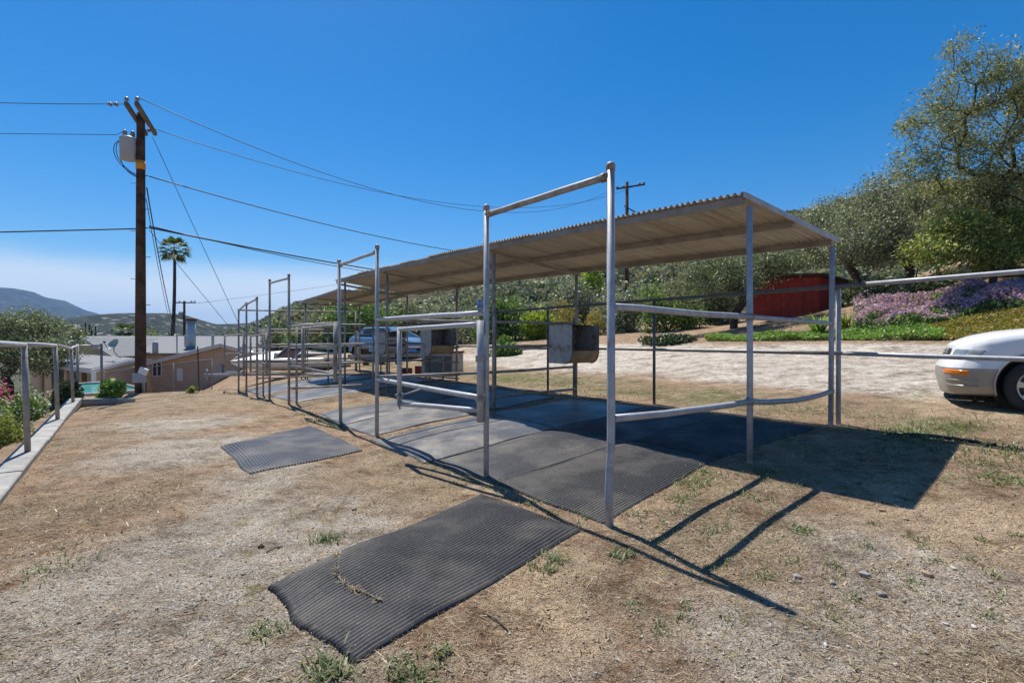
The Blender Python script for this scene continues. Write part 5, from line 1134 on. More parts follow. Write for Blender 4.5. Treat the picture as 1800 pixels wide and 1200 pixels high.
# ------------------------------------------------------------------ things behind the stalls
gb = gp(778, 15.6); box = thing('metal_box', 'grey sheet-metal storage box on the ground behind the feeder', 'storage box', gb)
def obx(c, d, L, W_, H, z, nm, mat, parent, off=(0, 0)):
    d = Vector(d).normalized(); n = Vector((-d.y, d.x, 0)); o = Vector(c) + d * off[0] + n * off[1]; m = MB()
    m.prism([o + d * sx * L / 2 + n * sy * W_ / 2 + Vector((0, 0, z)) for sx, sy in ((-1, -1), (1, -1), (1, 1), (-1, 1))], (0, 0, H)); return m.build(nm, mat, parent)
dd = (0.93, -0.36, 0)
obx(gb, dd, 1.05, 0.7, 0.62, 0.02, 'body', M['feeder'], box); obx(gb, dd, 1.09, 0.74, 0.06, 0.64, 'lid', M['rust_edge'], box)
obx(gb, dd, 0.90, 0.012, 0.50, 0.06, 'door_panel', M['pipe_dark'], box, (0.04, -0.358)); obx(gb, dd, .9, .5, .05, -.03, 'skid', M['wood_grey'], box)
for k, (u, lab) in enumerate(((712, 'dark red board edging, left piece, beside the metal box'), (742, 'dark red board edging, right piece, touching the metal box'))):
    p = gp(u, 16.2); o = obx(p, dd, 0.50, 0.05, 0.27, -0.03, 'edging_board', M['red_dark'] if 'red_dark' in M else M.setdefault('red_dark', plain('dark_red_wood', (.16, .03, .028), .8, 0, .3)), None); tag(o, lab, 'board', 'red board edging')
# concrete slab and bank edge
sl_ = gpx(965, 600); m = MB(); a, c = px(904, 585, 21.5), px(966, 589, 20.5)
m.prism([(a.x, a.y, G(a.x, a.y) - .1), (c.x, c.y, G(c.x, c.y) - .1), (c.x, c.y, G(c.x, c.y) + .10), (a.x, a.y, G(a.x, a.y) + .16)], (0.5, 1.5, 0.03)); tag(m.build('concrete_slab', M['concrete']), 'pale low concrete slab on the bank behind the drive', 'slab')
# timber posts and rail below the blue car
gr = thing('guard_rail', 'low rail on thick dark timber posts in front of the blue car', 'guard rail', gp(660, 21.0))
for u in (643, 671, 700): p = gp(u, 21 + (671 - u) * .02); m = MB(); m.box((p[0], p[1], p[2] + .28), (.20, .20, .95)); m.build('post', M['wood_pole'], gr)
a, c = px(612, 626, 21.6), px(740, 624, 20.1); m = MB(); m.bar(a, c, .06, .14); m.build('rail', M['pipe_old'], gr)
# ------------------------------------------------------------------ vehicles
M['car_white'] = plain('white_car_paint', (0.78, 0.78, 0.77), 0.22, 0, 0.02, 3)
M['car_clad'] = plain('greige_cladding_paint', (0.33, 0.31, 0.275), 0.32, 0.35, 0.05, 3)
M['car_blue'] = plain('silver_blue_car_paint', (0.19, 0.29, 0.43), 0.2, 0.3, 0.04, 3)
M['car_black'] = plain('black_trim', (0.02, 0.02, 0.022), 0.45, 0, 0.2)
M['tyre'] = plain('tyre_rubber', (0.028, 0.027, 0.026), 0.8, 0, 0.3, 12, 0.2, 60)
M['alloy'] = plain('alloy_wheel', (0.50, 0.48, 0.43), 0.32, 0.8, 0.08)
M['chrome'] = plain('chrome_trim', (0.6, 0.6, 0.6), 0.15, 0.9, 0.05)
M['lamp_clear'] = plain('clear_headlamp', (0.16, 0.18, 0.20), 0.06, 0.2, 0.3, 20, col2=(0.42, 0.45, 0.48))
M['lamp_amber'] = plain('amber_lamp', (0.75, 0.19, 0.01), 0.18, 0, 0.12, 30)
M['plate'] = plain('licence_plate', (0.66, 0.66, 0.64), 0.5, 0, 0.1, 30)

def make_car(label, near_wheel, fwd, spec, paint, lower, z0):
    a = Vector((fwd[0], fwd[1], 0)).normalized(); side = Vector((a.y, -a.x, 0))
    if side.dot(-Vector((near_wheel[0], near_wheel[1], 0))) < 0: side = -side
    O = Vector((near_wheel[0], near_wheel[1], z0)) + a * spec['fw'] - side * (spec['w'] - 0.10)
    def Wd(x, y, z): return O - a * x + side * y + Vector((0, 0, z))
    root = thing('parked_car', label, 'car', tuple(Wd(spec['L'] / 2, 0, 0)), 'parked cars')
    xs = np.array(spec['x']); Tt = np.array(spec['top']); Wt = np.array(spec['wid']); L = spec['L']
    fine = np.unique(np.concatenate([np.linspace(0, .5, 34), np.arange(.5, L - .4, .03), np.linspace(L - .4, L, 18)]))
    rows = []; sp = spec['split']
    dn = np.linspace(0, L, 460); ker = np.exp(-np.linspace(-2.2, 2.2, 31) ** 2); ker /= ker.sum()
    def smo(a_): pad = np.concatenate([2 * a_[0] - a_[15:0:-1], a_, 2 * a_[-1] - a_[-2:-17:-1]]); q_ = np.convolve(pad, ker, 'valid'); k_ = np.clip((dn - .05) / .25, 0, 1); return a_ * (1 - k_) + q_ * k_
    Td, Wdn = smo(np.interp(dn, xs, Tt)), smo(np.interp(dn, xs, Wt))
    for x in fine:
        T = float(np.interp(x, dn, Td)); w = float(np.interp(x, dn, Wdn))
        pr = np.array([(w * .78, .20), (w * .93, .225), (w * .98, .32), (w * 1.0, sp - .03), (w * 1.0, sp), (w * .992, sp + .08), (w * .985, T - .20), (w * .97, T - .10), (w * .92, T - .035), (w * .80, T), (w * .42, T + .02), (0, T + .026)])
        cum = np.concatenate([[0], np.cumsum(np.linalg.norm(np.diff(pr, axis=0), axis=1))]); q = np.concatenate([np.linspace(0, cum[4], 20), np.linspace(cum[4], cum[-1], 45)[1:]])
        yy = np.interp(q, cum, pr[:, 0]); zz = np.interp(q, cum, pr[:, 1])
        k = np.clip((zz - sp + .06) / .34, 0, 1); xx = x + spec['rake'] * (k * k * (3 - 2 * k)) * (1 - sm(x, 0, .9)) + .06 * np.clip((sp - .12 - zz) / .3, 0, 1) * (1 - sm(x, 0, .6))
        rows.append(np.stack([xx, yy, zz], 1))
    Gd = np.array(rows); nose = Gd[:1].copy(); nose[..., 1] *= 0.02; nose[..., 0] -= .012; tail = Gd[-1:].copy(); tail[..., 1] *= 0.02; Gd = np.concatenate([nose, Gd, tail])
    RA = spec['arch']; wz = spec['wr']; fw = spec['fw']; rw = fw + spec['wb']
    for wx in (fw, rw):
        dx, dz = Gd[..., 0] - wx, Gd[..., 2] - wz; rr = np.hypot(dx, dz); near = (np.abs(rr - RA) < .022) & (Gd[..., 1] > .5 * spec['w'])
        sc = np.where(near, RA / np.maximum(rr, .01), 1); Gd[..., 0] = wx + dx * sc; Gd[..., 2] = wz + dz * sc
    n1, n2 = Gd.shape[:2]; FF = grid_faces(n1, n2); Vl = Gd.reshape(-1, 3); cen = Vl[FF].mean(1)
    keep = np.ones(len(FF), bool)
    for wx in (fw, rw): keep &= ~((np.hypot(cen[:, 0] - wx, cen[:, 2] - wz) < RA) & (cen[:, 1] > .45 * spec['w']))
    e1, e2 = Vl[FF[:, 1]] - Vl[FF[:, 0]], Vl[FF[:, 3]] - Vl[FF[:, 0]]; nr = np.cross(e1, e2); nr /= np.linalg.norm(nr, axis=1)[:, None] + 1e-9
    flip = np.where((nr * (cen - np.array([L / 2, 0, .5]))).sum(1) < 0, -1, 1); nr *= flip[:, None]
    def panel(name, mask, mat, off=0.0, parent=root, both=True, smooth=True):
        f = FF[mask]; vn = np.zeros_like(Vl); 
        for k in range(4): np.add.at(vn, f[:, k], nr[mask])
        vn /= np.linalg.norm(vn, axis=1)[:, None] + 1e-9; P_ = Vl + vn * off
        used, inv = np.unique(f, return_inverse=True); f2 = inv.reshape(f.shape); P_ = P_[used]
        out = []
        for sg in ((1, -1) if both else (1,)):
            w = np.array([tuple(Wd(p[0], p[1] * sg, p[2])) for p in P_]); out.append((w, f2 if sg > 0 else f2[:, ::-1]))
        V = np.concatenate([o[0] for o in out]); Fq = np.concatenate([o[1] + i * len(P_) for i, o in enumerate(out)])
        o = np_obj(name, V, Fq, mat, parent, smooth)
        bm = bmesh.new(); bm.from_mesh(o.data); bmesh.ops.remove_doubles(bm, verts=bm.verts, dist=.0008); bmesh.ops.recalc_face_normals(bm, faces=bm.faces); bm.to_mesh(o.data); bm.free()
        return o
    low = (FF[:, 0] % n2) < 19
    body = panel('body', keep & ~low, paint); panel('lower_cladding', keep & low, lower)
    cx, cy, cz = cen.T
    stv = np.concatenate([[-.012], fine, [L + .01]])
    def surf(x, z):          # a point of the body skin at station x and height z
        k = np.searchsorted(stv, x) - 1; k = int(np.clip(k, 0, len(stv) - 2)); f = (x - stv[k]) / (stv[k + 1] - stv[k]); row = Gd[k] * (1 - f) + Gd[k + 1] * f
        return np.array([np.interp(z, row[:56, 2], row[:56, c]) for c in range(3)])
    for nm, cor, mat in spec['patches']:
        n_u, n_v = 14, 7
        for sg in (1, -1):
            top = []; cu = np.array(cor, float)
            for i in range(n_u + 1):
                f = i / n_u; lo = cu[0] * (1 - f) + cu[1] * f; hi = cu[3] * (1 - f) + cu[2] * f; rowp = []
                for j in range(n_v + 1):
                    q = lo + (hi - lo) * j / n_v; p = surf(q[0], q[1]); e_ = .004; nx_ = surf(q[0] + .01, q[1]) - p; nz_ = surf(q[0], q[1] + .01) - p; nn = np.cross(nz_, nx_); nn /= np.linalg.norm(nn) + 1e-9
                    if nn[1] < 0: nn = -nn
                    edge = i in (0, n_u) or j in (0, n_v); p = p + nn * (-.004 if edge else .009); rowp.append(Wd(p[0], sg * p[1], p[2]))
                top.append(rowp)
            m = MB(); m.grid(top); m.build(nm, mat, root, True)
    # wheel-arch lips and liners, wheels
    for wx in (fw, rw):
        for sg in (1, -1):
            m = MB(); ys = spec['w'] * .992
            m.tube([Wd(wx + math.cos(q) * RA, sg * ys, wz + math.sin(q) * RA) for q in np.linspace(-.28, math.pi + .28, 26)], .013, 6); m.build('arch_lip', lower, root, True)
            m = MB(); m.grid([[Wd(wx + math.cos(q) * RA, sg * y, wz + math.sin(q) * RA) for y in (ys - .01, ys - .34)] for q in np.linspace(-.5, math.pi + .5, 26)])
            m.add([Wd(wx + math.cos(q) * RA, sg * (ys - .34), wz + math.sin(q) * RA) for q in np.linspace(-.5, math.pi + .5, 26)], [tuple(range(26))]); m.build('arch_liner', M['car_black'], root)
            # wheel
            yo = spec['w'] - .012; yi = yo - .22; r0 = wz; prof = [(yi, r0 * .62), (yi, r0 * .93), (yi + .03, r0 * .99), (yi + .06, r0), (yo - .06, r0), (yo - .03, r0 * .99), (yo, r0 * .92), (yo + .005, r0 * .78), (yo - .008, r0 * .66), (yo - .03, r0 * .64)]
            m = MB(); m.grid([[Wd(wx + math.cos(q) * r_, sg * y, wz + math.sin(q) * r_) for y, r_ in prof] for q in np.linspace(0, 2 * math.pi, 41)]); wh = m.build('wheel', M['tyre'], root, True)
            m = MB(); rp_ = [(yo - .035, r0 * .655), (yo - .010, r0 * .65), (yo - .006, r0 * .61), (yo - .05, r0 * .57), (yo - .09, r0 * .55)]; m.grid([[Wd(wx + math.cos(q) * r_, sg * y, wz + math.sin(q) * r_) for y, r_ in rp_] for q in np.linspace(0, 2 * math.pi, 41)]); m.build('rim', M['alloy'], wh, True)
            m = MB(); m.add([Wd(wx + math.cos(q) * r0 * .57, sg * (yo - .085), wz + math.sin(q) * r0 * .57) for q in np.linspace(0, 2 * math.pi, 25)[:-1]], [tuple(range(24))]); m.build('brake_disc', M['car_black'], wh)
            for j in range(spec['spokes']):
                q = j * 2 * math.pi / spec['spokes'] + .3; m = MB(); hw = r0 * .12; dirv = (math.cos(q), math.sin(q)); pv = (-dirv[1], dirv[0]); sec = []
                for rr_, wv, yy in ((r0 * .10, hw * .8, yo - .012), (r0 * .35, hw * .75, yo - .022), (r0 * .60, hw * 1.35, yo - .022)):
                    sec.append([Wd(wx + dirv[0] * rr_ + pv[0] * s_, sg * (yy - d_), wz + dirv[1] * rr_ + pv[1] * s_) for s_, d_ in ((-wv, .03), (-wv * .7, 0), (wv * .7, 0), (wv, .03))])
                m.grid(sec); m.build('spoke', M['alloy'], wh, False)
            m = MB(); m.tube([Wd(wx, sg * (yo - .04), wz), Wd(wx, sg * (yo - .004), wz), Wd(wx, sg * (yo + .002), wz)], [r0 * .20, r0 * .19, r0 * .15], 16); m.build('hub_cap', M['alloy'], wh, True)
    # cabin
    (b0, b1, r0_, r1_, zb2, zr2, wb_, wr_) = spec['cabin']
    def cp(q, s_, lift=0.0):   # q along the length 0..1, s_ 0 belt .. 1 roof
        xb = b0 + (b1 - b0) * q; xr_ = r0_ + (r1_ - r0_) * q; return xb + (xr_ - xb) * s_, wb_ + (wr_ - wb_) * s_ + lift, zb2 + (zr2 - zb2) * s_
    m = MB(); gr = []
    for q in np.linspace(0, 1, 12):
        rowp = []
        for s_ in (0, .5, .93, 1.0): x, y, z = cp(q, s_); rowp.append(Wd(x, y - (.05 if s_ == 1 else 0), z))
        x, y, z = cp(q, 1); rowp += [Wd(x, y * .5, z + .02), Wd(x, 0, z + .03), Wd(x, -y * .5, z + .02)]
        for s_ in (1.0, .93, .5, 0): x, y, z = cp(q, s_); rowp.append(Wd(x, -y + (.05 if s_ == 1 else 0), z))
        gr.append(rowp)
    m.grid(gr); nE = len(gr[0]); m.add(gr[0], [tuple(range(nE))]); m.add(gr[-1], [tuple(range(nE))]); m.build('roof', paint, root)
    G_ = M['glass']
    def quad(nm, pts, n_):
        m = MB(); off = n_ * .008; m.prism([p + off for p in pts], -off * .6); return m.build(nm, G_, root)
    for sg in (1, -1):
        for qa, qb in spec['windows']:
            pp = [cp(qa, .08), cp(qb, .08), cp(min(qb, .97), .90), cp(max(qa, .035), .90)]; quad('side_window', [Wd(p[0], sg * p[1], p[2]) for p in pp], side * sg)
    y8 = .88
    for q, nm, dn in ((0, 'windscreen', a), (1, 'rear_window', -a)):
        lo, hi = cp(q, .06), cp(q, .93); quad(nm, [Wd(lo[0], lo[1] * y8, lo[2]), Wd(lo[0], -lo[1] * y8, lo[2]), Wd(hi[0], -hi[1] * y8, hi[2]), Wd(hi[0], hi[1] * y8, hi[2])], (dn * .8 + Vector((0, 0, .6))))
    for sg in (1, -1):
        x, y, z = cp(.08, .12); m = MB(); c = Wd(x + .05, sg * (y + .12), z); m.tube([c + a * q for q in (-.08, -.07, .02, .09, .11)], [.03, .075, .085, .05, .01], 10); m.tube([c, Wd(x + .05, sg * (y - .02), z - .05)], .02, 6); m.build('mirror', paint, root, True)
    for sg in (1, -1):
        for xd in spec['doors']:
            m = MB(); m.bar(Wd(xd, sg * (spec['w'] * .996 + .001), .36), Wd(xd + .03, sg * (spec['w'] * .985), zb2 - .12), .006, .008); m.build('door_seam', M['car_black'], root)
        for xd in spec['doors'][1:]:
            m = MB(); m.bar(Wd(xd - .22, sg * (spec['w'] * .99 + .012), zb2 - .22), Wd(xd - .06, sg * (spec['w'] * .99 + .012), zb2 - .22), .03, .03); m.build('door_handle', paint, root)
    return root, Wd

suv = dict(L=4.55, w=.885, fw=.90, wb=2.60, wr=.345, arch=.425, split=.56, rake=.13, spokes=7,
           x=[0, .03, .08, .16, .30, .55, .90, 1.25, 1.6, 3.2, 4.2, 4.45, 4.55], top=[.84, .87, .895, .93, .975, 1.02, 1.055, 1.085, 1.08, 1.09, 1.08, 1.03, .95], wid=[.34, .55, .68, .77, .835, .872, .885, .885, .885, .885, .865, .80, .66],
           cabin=(1.20, 4.40, 1.95, 4.15, 1.06, 1.66, .80, .60), windows=((.06, .36), (.38, .66), (.69, .94)), doors=(1.42, 2.45, 3.4),
           patches=[('headlight', ((.012, .655), (.26, .66), (.33, .80), (.012, .815)), M['lamp_clear']), ('corner_lamp', ((.012, .478), (.25, .462), (.25, .53), (.012, .545)), M['lamp_amber']),
                    ('grille', ((-.01, .66), (.004, .66), (.004, .82), (-.01, .82)), M['car_black'])])
wpos = (6.44, 6.24)
white_car, WdA = make_car('white car with greige lower body and amber bumper lamp, cut by the right edge', wpos, (-0.82, 0.57), suv, M['car_white'], M['car_clad'], 0.495)
for k in range(4): m = MB(); m.bar(WdA(.085, -.30, .69 + k * .035), WdA(.085, .30, .69 + k * .035), .012, .014); m.build('grille_bar', M['chrome'], white_car)
for z in (.40, .33):
    for sg in (1, -1):
        m = MB(); m.tube([WdA(.03, sg * .50, z), WdA(.085, sg * .665, z), WdA(.18, sg * .765, z), WdA(.33, sg * .825, z)], .010, 6); m.build('bumper_groove', M['car_clad'], white_car, True)

hatch = dict(L=4.25, w=.87, fw=.85, wb=2.60, wr=.315, arch=.375, split=.34, rake=.16, spokes=5,
             x=[0, .03, .08, .16, .30, .55, .85, 1.1, 1.5, 3.0, 3.9, 4.15, 4.25], top=[.70, .74, .78, .82, .87, .92, .96, .985, .98, 1.02, 1.05, 1.0, .9], wid=[.36, .56, .68, .76, .82, .86, .87, .87, .87, .87, .85, .78, .64],
             cabin=(.98, 4.05, 1.95, 3.35, .96, 1.46, .78, .56), windows=((.10, .45), (.48, .82)), doors=(1.25, 2.3, 3.2),
             patches=[('headlight', ((.02, .60), (.34, .66), (.40, .72), (.02, .65)), M['lamp_clear']), ('grille', ((-.01, .36), (.03, .36), (.03, .58), (-.01, .58)), M['car_black'])])
bw = px(703, 618, 22.6)
blue_car, WdB = make_car('silver-blue hatchback parked behind the stalls, facing right', (bw.x, bw.y), (0.85, -0.52), hatch, M['car_blue'], M['car_black'], G(bw.x, bw.y) + 0.0)
m = MB(); m.box((0, 0, 0), (.02, .32, .16)); p_ = m.build('licence_plate', M['plate'], blue_car); p_.parent = blue_car; p_.matrix_parent_inverse = Matrix.Translation(-blue_car.location); p_.location = WdB(-.02, 0, .48); p_.rotation_euler = (0, 0, math.atan2(-0.52, 0.85))

# ------------------------------------------------------------------ speedboat on a trailer
bt = px(403, 640, 21.0); bd = Vector((0.93, 0.36, 0)).normalized(); bs = Vector((bd.y, -bd.x, 0))
bgz = G(bt.x + 2, bt.y + 1); boat = thing('speedboat', 'white speedboat on a trailer behind the farthest stall', 'boat', (bt.x + 2.3, bt.y + 1, bgz))
zk = 0.16
def Bp(x, y, z): return Vector((bt.x, bt.y, zk + z)) + bd * x + bs * y
st_ = [(0.0, .04, .40, .42, .44), (.25, .30, .24, .42, .50), (.6, .55, .12, .42, .58), (1.1, .80, .05, .42, .70), (1.7, .95, .01, .42, .80), (2.4, 1.02, 0, .42, .80), (3.6, 1.02, 0, .42, .80), (4.7, .96, .02, .42, .80)]
m = MB(); m.grid([[Bp(x, -b_ * q_, kz + (gz - kz) * w_) for q_, w_ in ((1, 1), (.97, .55), (.6, .2), (0, 0), (-.6, .2), (-.97, .55), (-1, 1))] for x, b_, kz, gz, dz in st_]); m.build('hull', M['white_paint'], boat, True)
m = MB(); m.grid([[Bp(x, b_ * q_, gz + (dz - gz) * (1 - abs(q_) ** 2.2)) for q_ in (-1.02, -.8, -.5, 0, .5, .8, 1.02)] for x, b_, kz, gz, dz in st_[:5]]); m.build('foredeck', M['white_paint'], boat, True)
for sg in (1, -1): m = MB(); m.grid([[Bp(x, sg * b_, gz), Bp(x, sg * b_ * .78, gz + .10), Bp(x, sg * b_ * .74, gz - .1)] for x, b_, kz, gz, dz in st_[4:]]); m.build('gunwale', M['white_paint'], boat, True)
m = MB(); m.grid([[Bp(x, b_ * q_, .30) for q_ in (-.8, .8)] for x, b_, kz, gz, dz in st_[3:]]); m.build('cockpit_floor', M['shade_inside'], boat)
tint = plain('brown_tinted_screen', (.10, .06, .045), .12, 0, .1)
for y0_, y1_, x0_, x1_ in ((-.5, .5, 1.75, 1.75), (.5, .93, 1.75, 2.5), (-.93, -.5, 2.5, 1.75)):
    m = MB(); lo0, lo1 = Bp(x0_, y0_, .60), Bp(x1_, y1_, .60); hi0, hi1 = Bp(x0_ + .4, y0_ * .9, .98), Bp(x1_ + .4, y1_ * .9, .98); m.prism([lo0, lo1, hi1, hi0], (.012, .012, 0)); w_ = m.build('windscreen', tint, boat)
    m = MB(); m.tube([lo0, hi0, hi1, lo1], .018, 6); m.build('screen_frame', M['chrome'], w_)
for sg in (1, -1): m = MB(); m.tube([Bp(x, sg * (b_ + .012), gz) for x, b_, kz, gz, dz in st_], .028, 6); m.build('rub_rail', M['car_black'], boat, True)
m = MB(); m.tube([Bp(.12, 0, .5), Bp(.5, .28, .78), Bp(1.2, .55, .86)], .014, 6); m.tube([Bp(.12, 0, .5), Bp(.5, -.28, .78), Bp(1.2, -.55, .86)], .014, 6); m.build('bow_rail', M['chrome'], boat, True)
trl = thing('boat_trailer', 'low boat trailer carrying the white speedboat', 'trailer', (bt.x + 2.3, bt.y + 1, bgz))
for sg in (1, -1):
    m = MB(); m.bar(Bp(-.9, sg * .10, -.12), Bp(4.4, sg * .62, -.12), .07, .10); m.build('frame_rail', M['pipe'], trl)
    wc = Bp(3.1, sg * .98, -.12); wr_ = max(.28, wc.z - bgz); m = MB(); m.tube([wc - bs * .09, wc - bs * .07, wc + bs * .07, wc + bs * .09], [wr_ * .9, wr_, wr_, wr_ * .9], 20); w_ = m.build('wheel', M['tyre'], trl, True)
    m = MB(); m.tube([wc + bs * .095 * q for q in (-1, 1)], wr_ * .5, 14); m.build('rim', M['alloy'], w_, True)
m = MB(); m.bar(Bp(3.1, -.95, -.12), Bp(3.1, .95, -.12), .06, .06); m.build('axle', M['steel_dark'], trl)
jp = Bp(-.8, 0, -.12); m = MB(); m.tube([Vector((jp.x, jp.y, bgz - .1)), jp + Vector((0, 0, .25))], .04, 8); m.build('jack', M['pipe'], trl, True)
# ------------------------------------------------------------------ loose things on the ground
def in_mats(x, y, grow=0.0):
    inside = np.zeros(len(x), bool)
    for q in MATS:
        Pm = np.array(q); c = Pm.mean(0); Pm = c + (Pm - c) * (1 + grow); ok = np.ones(len(x), bool); okn = ok.copy()
        for k in range(4):
            a, b_ = Pm[k], Pm[(k + 1) % 4]; cr = (b_[0] - a[0]) * (y - a[1]) - (b_[1] - a[1]) * (x - a[0]); ok &= cr > 0; okn &= cr < 0
        inside |= ok | okn
    return inside
def near_points(rng, n, ymax=11, power=1.0):
    """points over the yard, thicker toward the viewer, none on mats or beyond the kerb"""
    Y = 1.6 * (ymax / 1.6) ** rng.uniform(0, 1, n); X = rng.uniform(-1.12, 1.12, n) * Y
    s, t = st(X, Y); ok = (t > -3.8) & (t < 13) & ~in_mats(X, Y, -0.01); return X[ok], Y[ok]
rng = np.random.default_rng(301)
X, Y = near_points(rng, 110000, 13)
w = 0.5 + 0.5 * np.sin(X * 1.9 + 1.3 * np.sin(Y * 1.2)) * np.sin(Y * 1.6 + .7 + X * .6); s_, t_ = st(X, Y)
w = w * (1 - .75 * np.exp(-((X + 1.7) ** 2 + (Y - 3.2) ** 2) / 2.2)) * (1 - .8 * sm(t_, 5.2, 6.5))
ok = rng.uniform(0, 1, len(X)) < w + .08; X, Y = X[ok], Y[ok]; n = len(X)
P_ = np.stack([X, Y, g(X, Y) + rng.uniform(.002, .014, n)], 1); ax = np.stack([rng.normal(size=n), rng.normal(size=n), rng.normal(size=n) * .15], 1) * 3
V, Fq = leaf_quads(P_, rng.uniform(.025, .085, n), rng, 0.05, ax); tag(np_obj('dry_straw', V, Fq, M['straw']), 'dry straw litter strewn over the bare yard', 'straw', kind='stuff')

def pebbles(n, ymax, lo, hi, seed, name, label, mat, right=False):
    rng = np.random.default_rng(seed); X, Y = near_points(rng, n, ymax)
    if right: k = (X > .2) | (rng.uniform(0, 1, len(X)) < .25); X, Y = X[k], Y[k]
    n = len(X); r = lo * (hi / lo) ** (rng.uniform(0, 1, n) ** 2.6)
    base = np.array([[1, 0, 0], [-.9, .2, 0], [.1, .8, .1], [0, -.9, -.1], [.1, 0, .6], [0, .1, -.6]]); tri = np.array([[0, 2, 4], [2, 1, 4], [1, 3, 4], [3, 0, 4], [2, 0, 5], [1, 2, 5], [3, 1, 5], [0, 3, 5]])
    an = rng.uniform(0, 6.28, n); c, s = np.cos(an), np.sin(an); B = base[None] * (1 + rng.uniform(-.3, .3, (n, 6, 3))) * r[:, None, None]
    Bx = B[..., 0] * c[:, None] - B[..., 1] * s[:, None]; By = B[..., 0] * s[:, None] + B[..., 1] * c[:, None]
    V = np.stack([Bx + X[:, None], By + Y[:, None], B[..., 2] + (g(X, Y) + r * .22)[:, None]], -1).reshape(-1, 3)
    T = (tri[None] + np.arange(n)[:, None, None] * 6).reshape(-1, 3); return tag(np_obj(name, V, T, mat), label, 'gravel', kind='stuff')
pebbles(24000, 9, .0025, .011, 311, 'gravel', 'fine loose gravel scattered over the yard', M['pebble'])
pebbles(1100, 7, .005, .018, 313, 'small_stones', 'small angular stones strewn over the dirt at right', M['pebble'], True)
# clods and bark crumbs
pebbles(900, 8, .004, .013, 312, 'dirt_clods', 'dark dirt clods and bark crumbs on the yard', plain('dark_clod', (.075, .052, .036), .95, 0, .4))

# weeds
def weed_patch(name, label, spots, seed, leaf, cat='weeds'):
    rng = np.random.default_rng(seed); Ps, Ls = [], []
    for (u, v, r, n, L) in spots:
        p = gpx(u, v); d = rng.normal(size=(n, 2)) * r; Ps.append(np.stack([p.x + d[:, 0], p.y + d[:, 1], g(p.x + d[:, 0], p.y + d[:, 1])], 1)); Ls.append(L * .78 * rng.uniform(.5, 1.2, n))
    P_ = np.concatenate(Ps); L = np.concatenate(Ls); V, T = blades(P_, L, L * .10 + .0035, rng, 1.0, .45); return tag(np_obj(name, V, T, leaf), label, cat, kind='stuff')
spots = [(575, 948, .055, 150, .07), (1090, 978, .04, 70, .09), (975, 982, .05, 60, .08), (955, 1000, .05, 60, .07), (1410, 932, .05, 60, .08), (1340, 1012, .04, 40, .06), (725, 1190, .05, 90, .08), (580, 1178, .06, 110, .09), (775, 1150, .03, 35, .09), (705, 1165, .025, 30, .05),
         (470, 1108, .05, 80, .06), (1195, 880, .07, 90, .07), (1120, 905, .06, 60, .06), (1220, 850, .10, 150, .08), (1250, 935, .05, 50, .06), (1160, 1105, .04, 30, .05), (1240, 830, .10, 110, .08), (1345, 830, .10, 140, .08), (1310, 870, .06, 60, .06), (1370, 770, .14, 120, .08),
         (1610, 770, .22, 330, .10), (1560, 790, .2, 160, .08), (1640, 755, .2, 220, .09), (1780, 795, .22, 330, .10), (1730, 815, .12, 120, .08), (1770, 845, .12, 160, .09), (1700, 740, .25, 200, .07), (1590, 735, .2, 120, .06), (1530, 730, .18, 90, .06), (870, 755, .05, 50, .06), (740, 765, .10, 120, .06), (690, 770, .10, 90, .07), (560, 740, .12, 160, .09), (590, 750, .1, 140, .09), (540, 728, .12, 110, .08),
         (880, 850, .05, 60, .06), (940, 880, .05, 45, .05), (1440, 720, .25, 200, .07), (1380, 720, .25, 160, .07), (1000, 690, .3, 160, .08), (1060, 700, .3, 150, .08), (1120, 690, .3, 150, .07), (1250, 690, .3, 140, .06), (120, 990, .10, 60, .06), (70, 1010, .08, 45, .05), (330, 695, .2, 70, .08), (1500, 760, .15, 110, .07), (1420, 790, .12, 90, .07), (800, 850, .04, 30, .05)]
rw = np.random.default_rng(325)
for k in range(70): spots.append((rw.uniform(1060, 1790), 760 + 330 * rw.uniform(0, 1) ** 1.6, .03, 22, .05))
for k in range(16): spots.append((rw.uniform(640, 900), rw.uniform(760, 880), .025, 16, .045))
for q in (0, 1): # along the edges of the stall mats and at the foot of the posts
    for k in range(26):
        p_ = WG(rw.uniform(-.05, 4.4), -.12 - .1 * rw.uniform() if q else 0, 0); spots.append((900 + F * p_.x / p_.y, 600 + F * (CAM_H - p_.z) / p_.y, .03, 18, .05))
weed_patch('weeds', 'scattered green weeds growing through the dirt around the mats', spots, 321, M['weed'])
rng = np.random.default_rng(331); sx = []
for k in range(46): sx.append((rng.uniform(640, 1790), rng.uniform(760, 1180), .03, 14, .045))
weed_patch('dry_weeds', 'dry weed tufts scattered over the bare yard', sx + [(240, 870, .25, 160, .06), (150, 950, .2, 110, .06), (430, 690, .5, 260, .07), (330, 700, .6, 320, .07), (640, 690, .4, 300, .07), (720, 680, .3, 200, .06), (1000, 675, .5, 360, .08), (930, 665, .5, 300, .08), (180, 760, .4, 160, .05), (300, 725, .4, 200, .05)], 332, M['straw'])
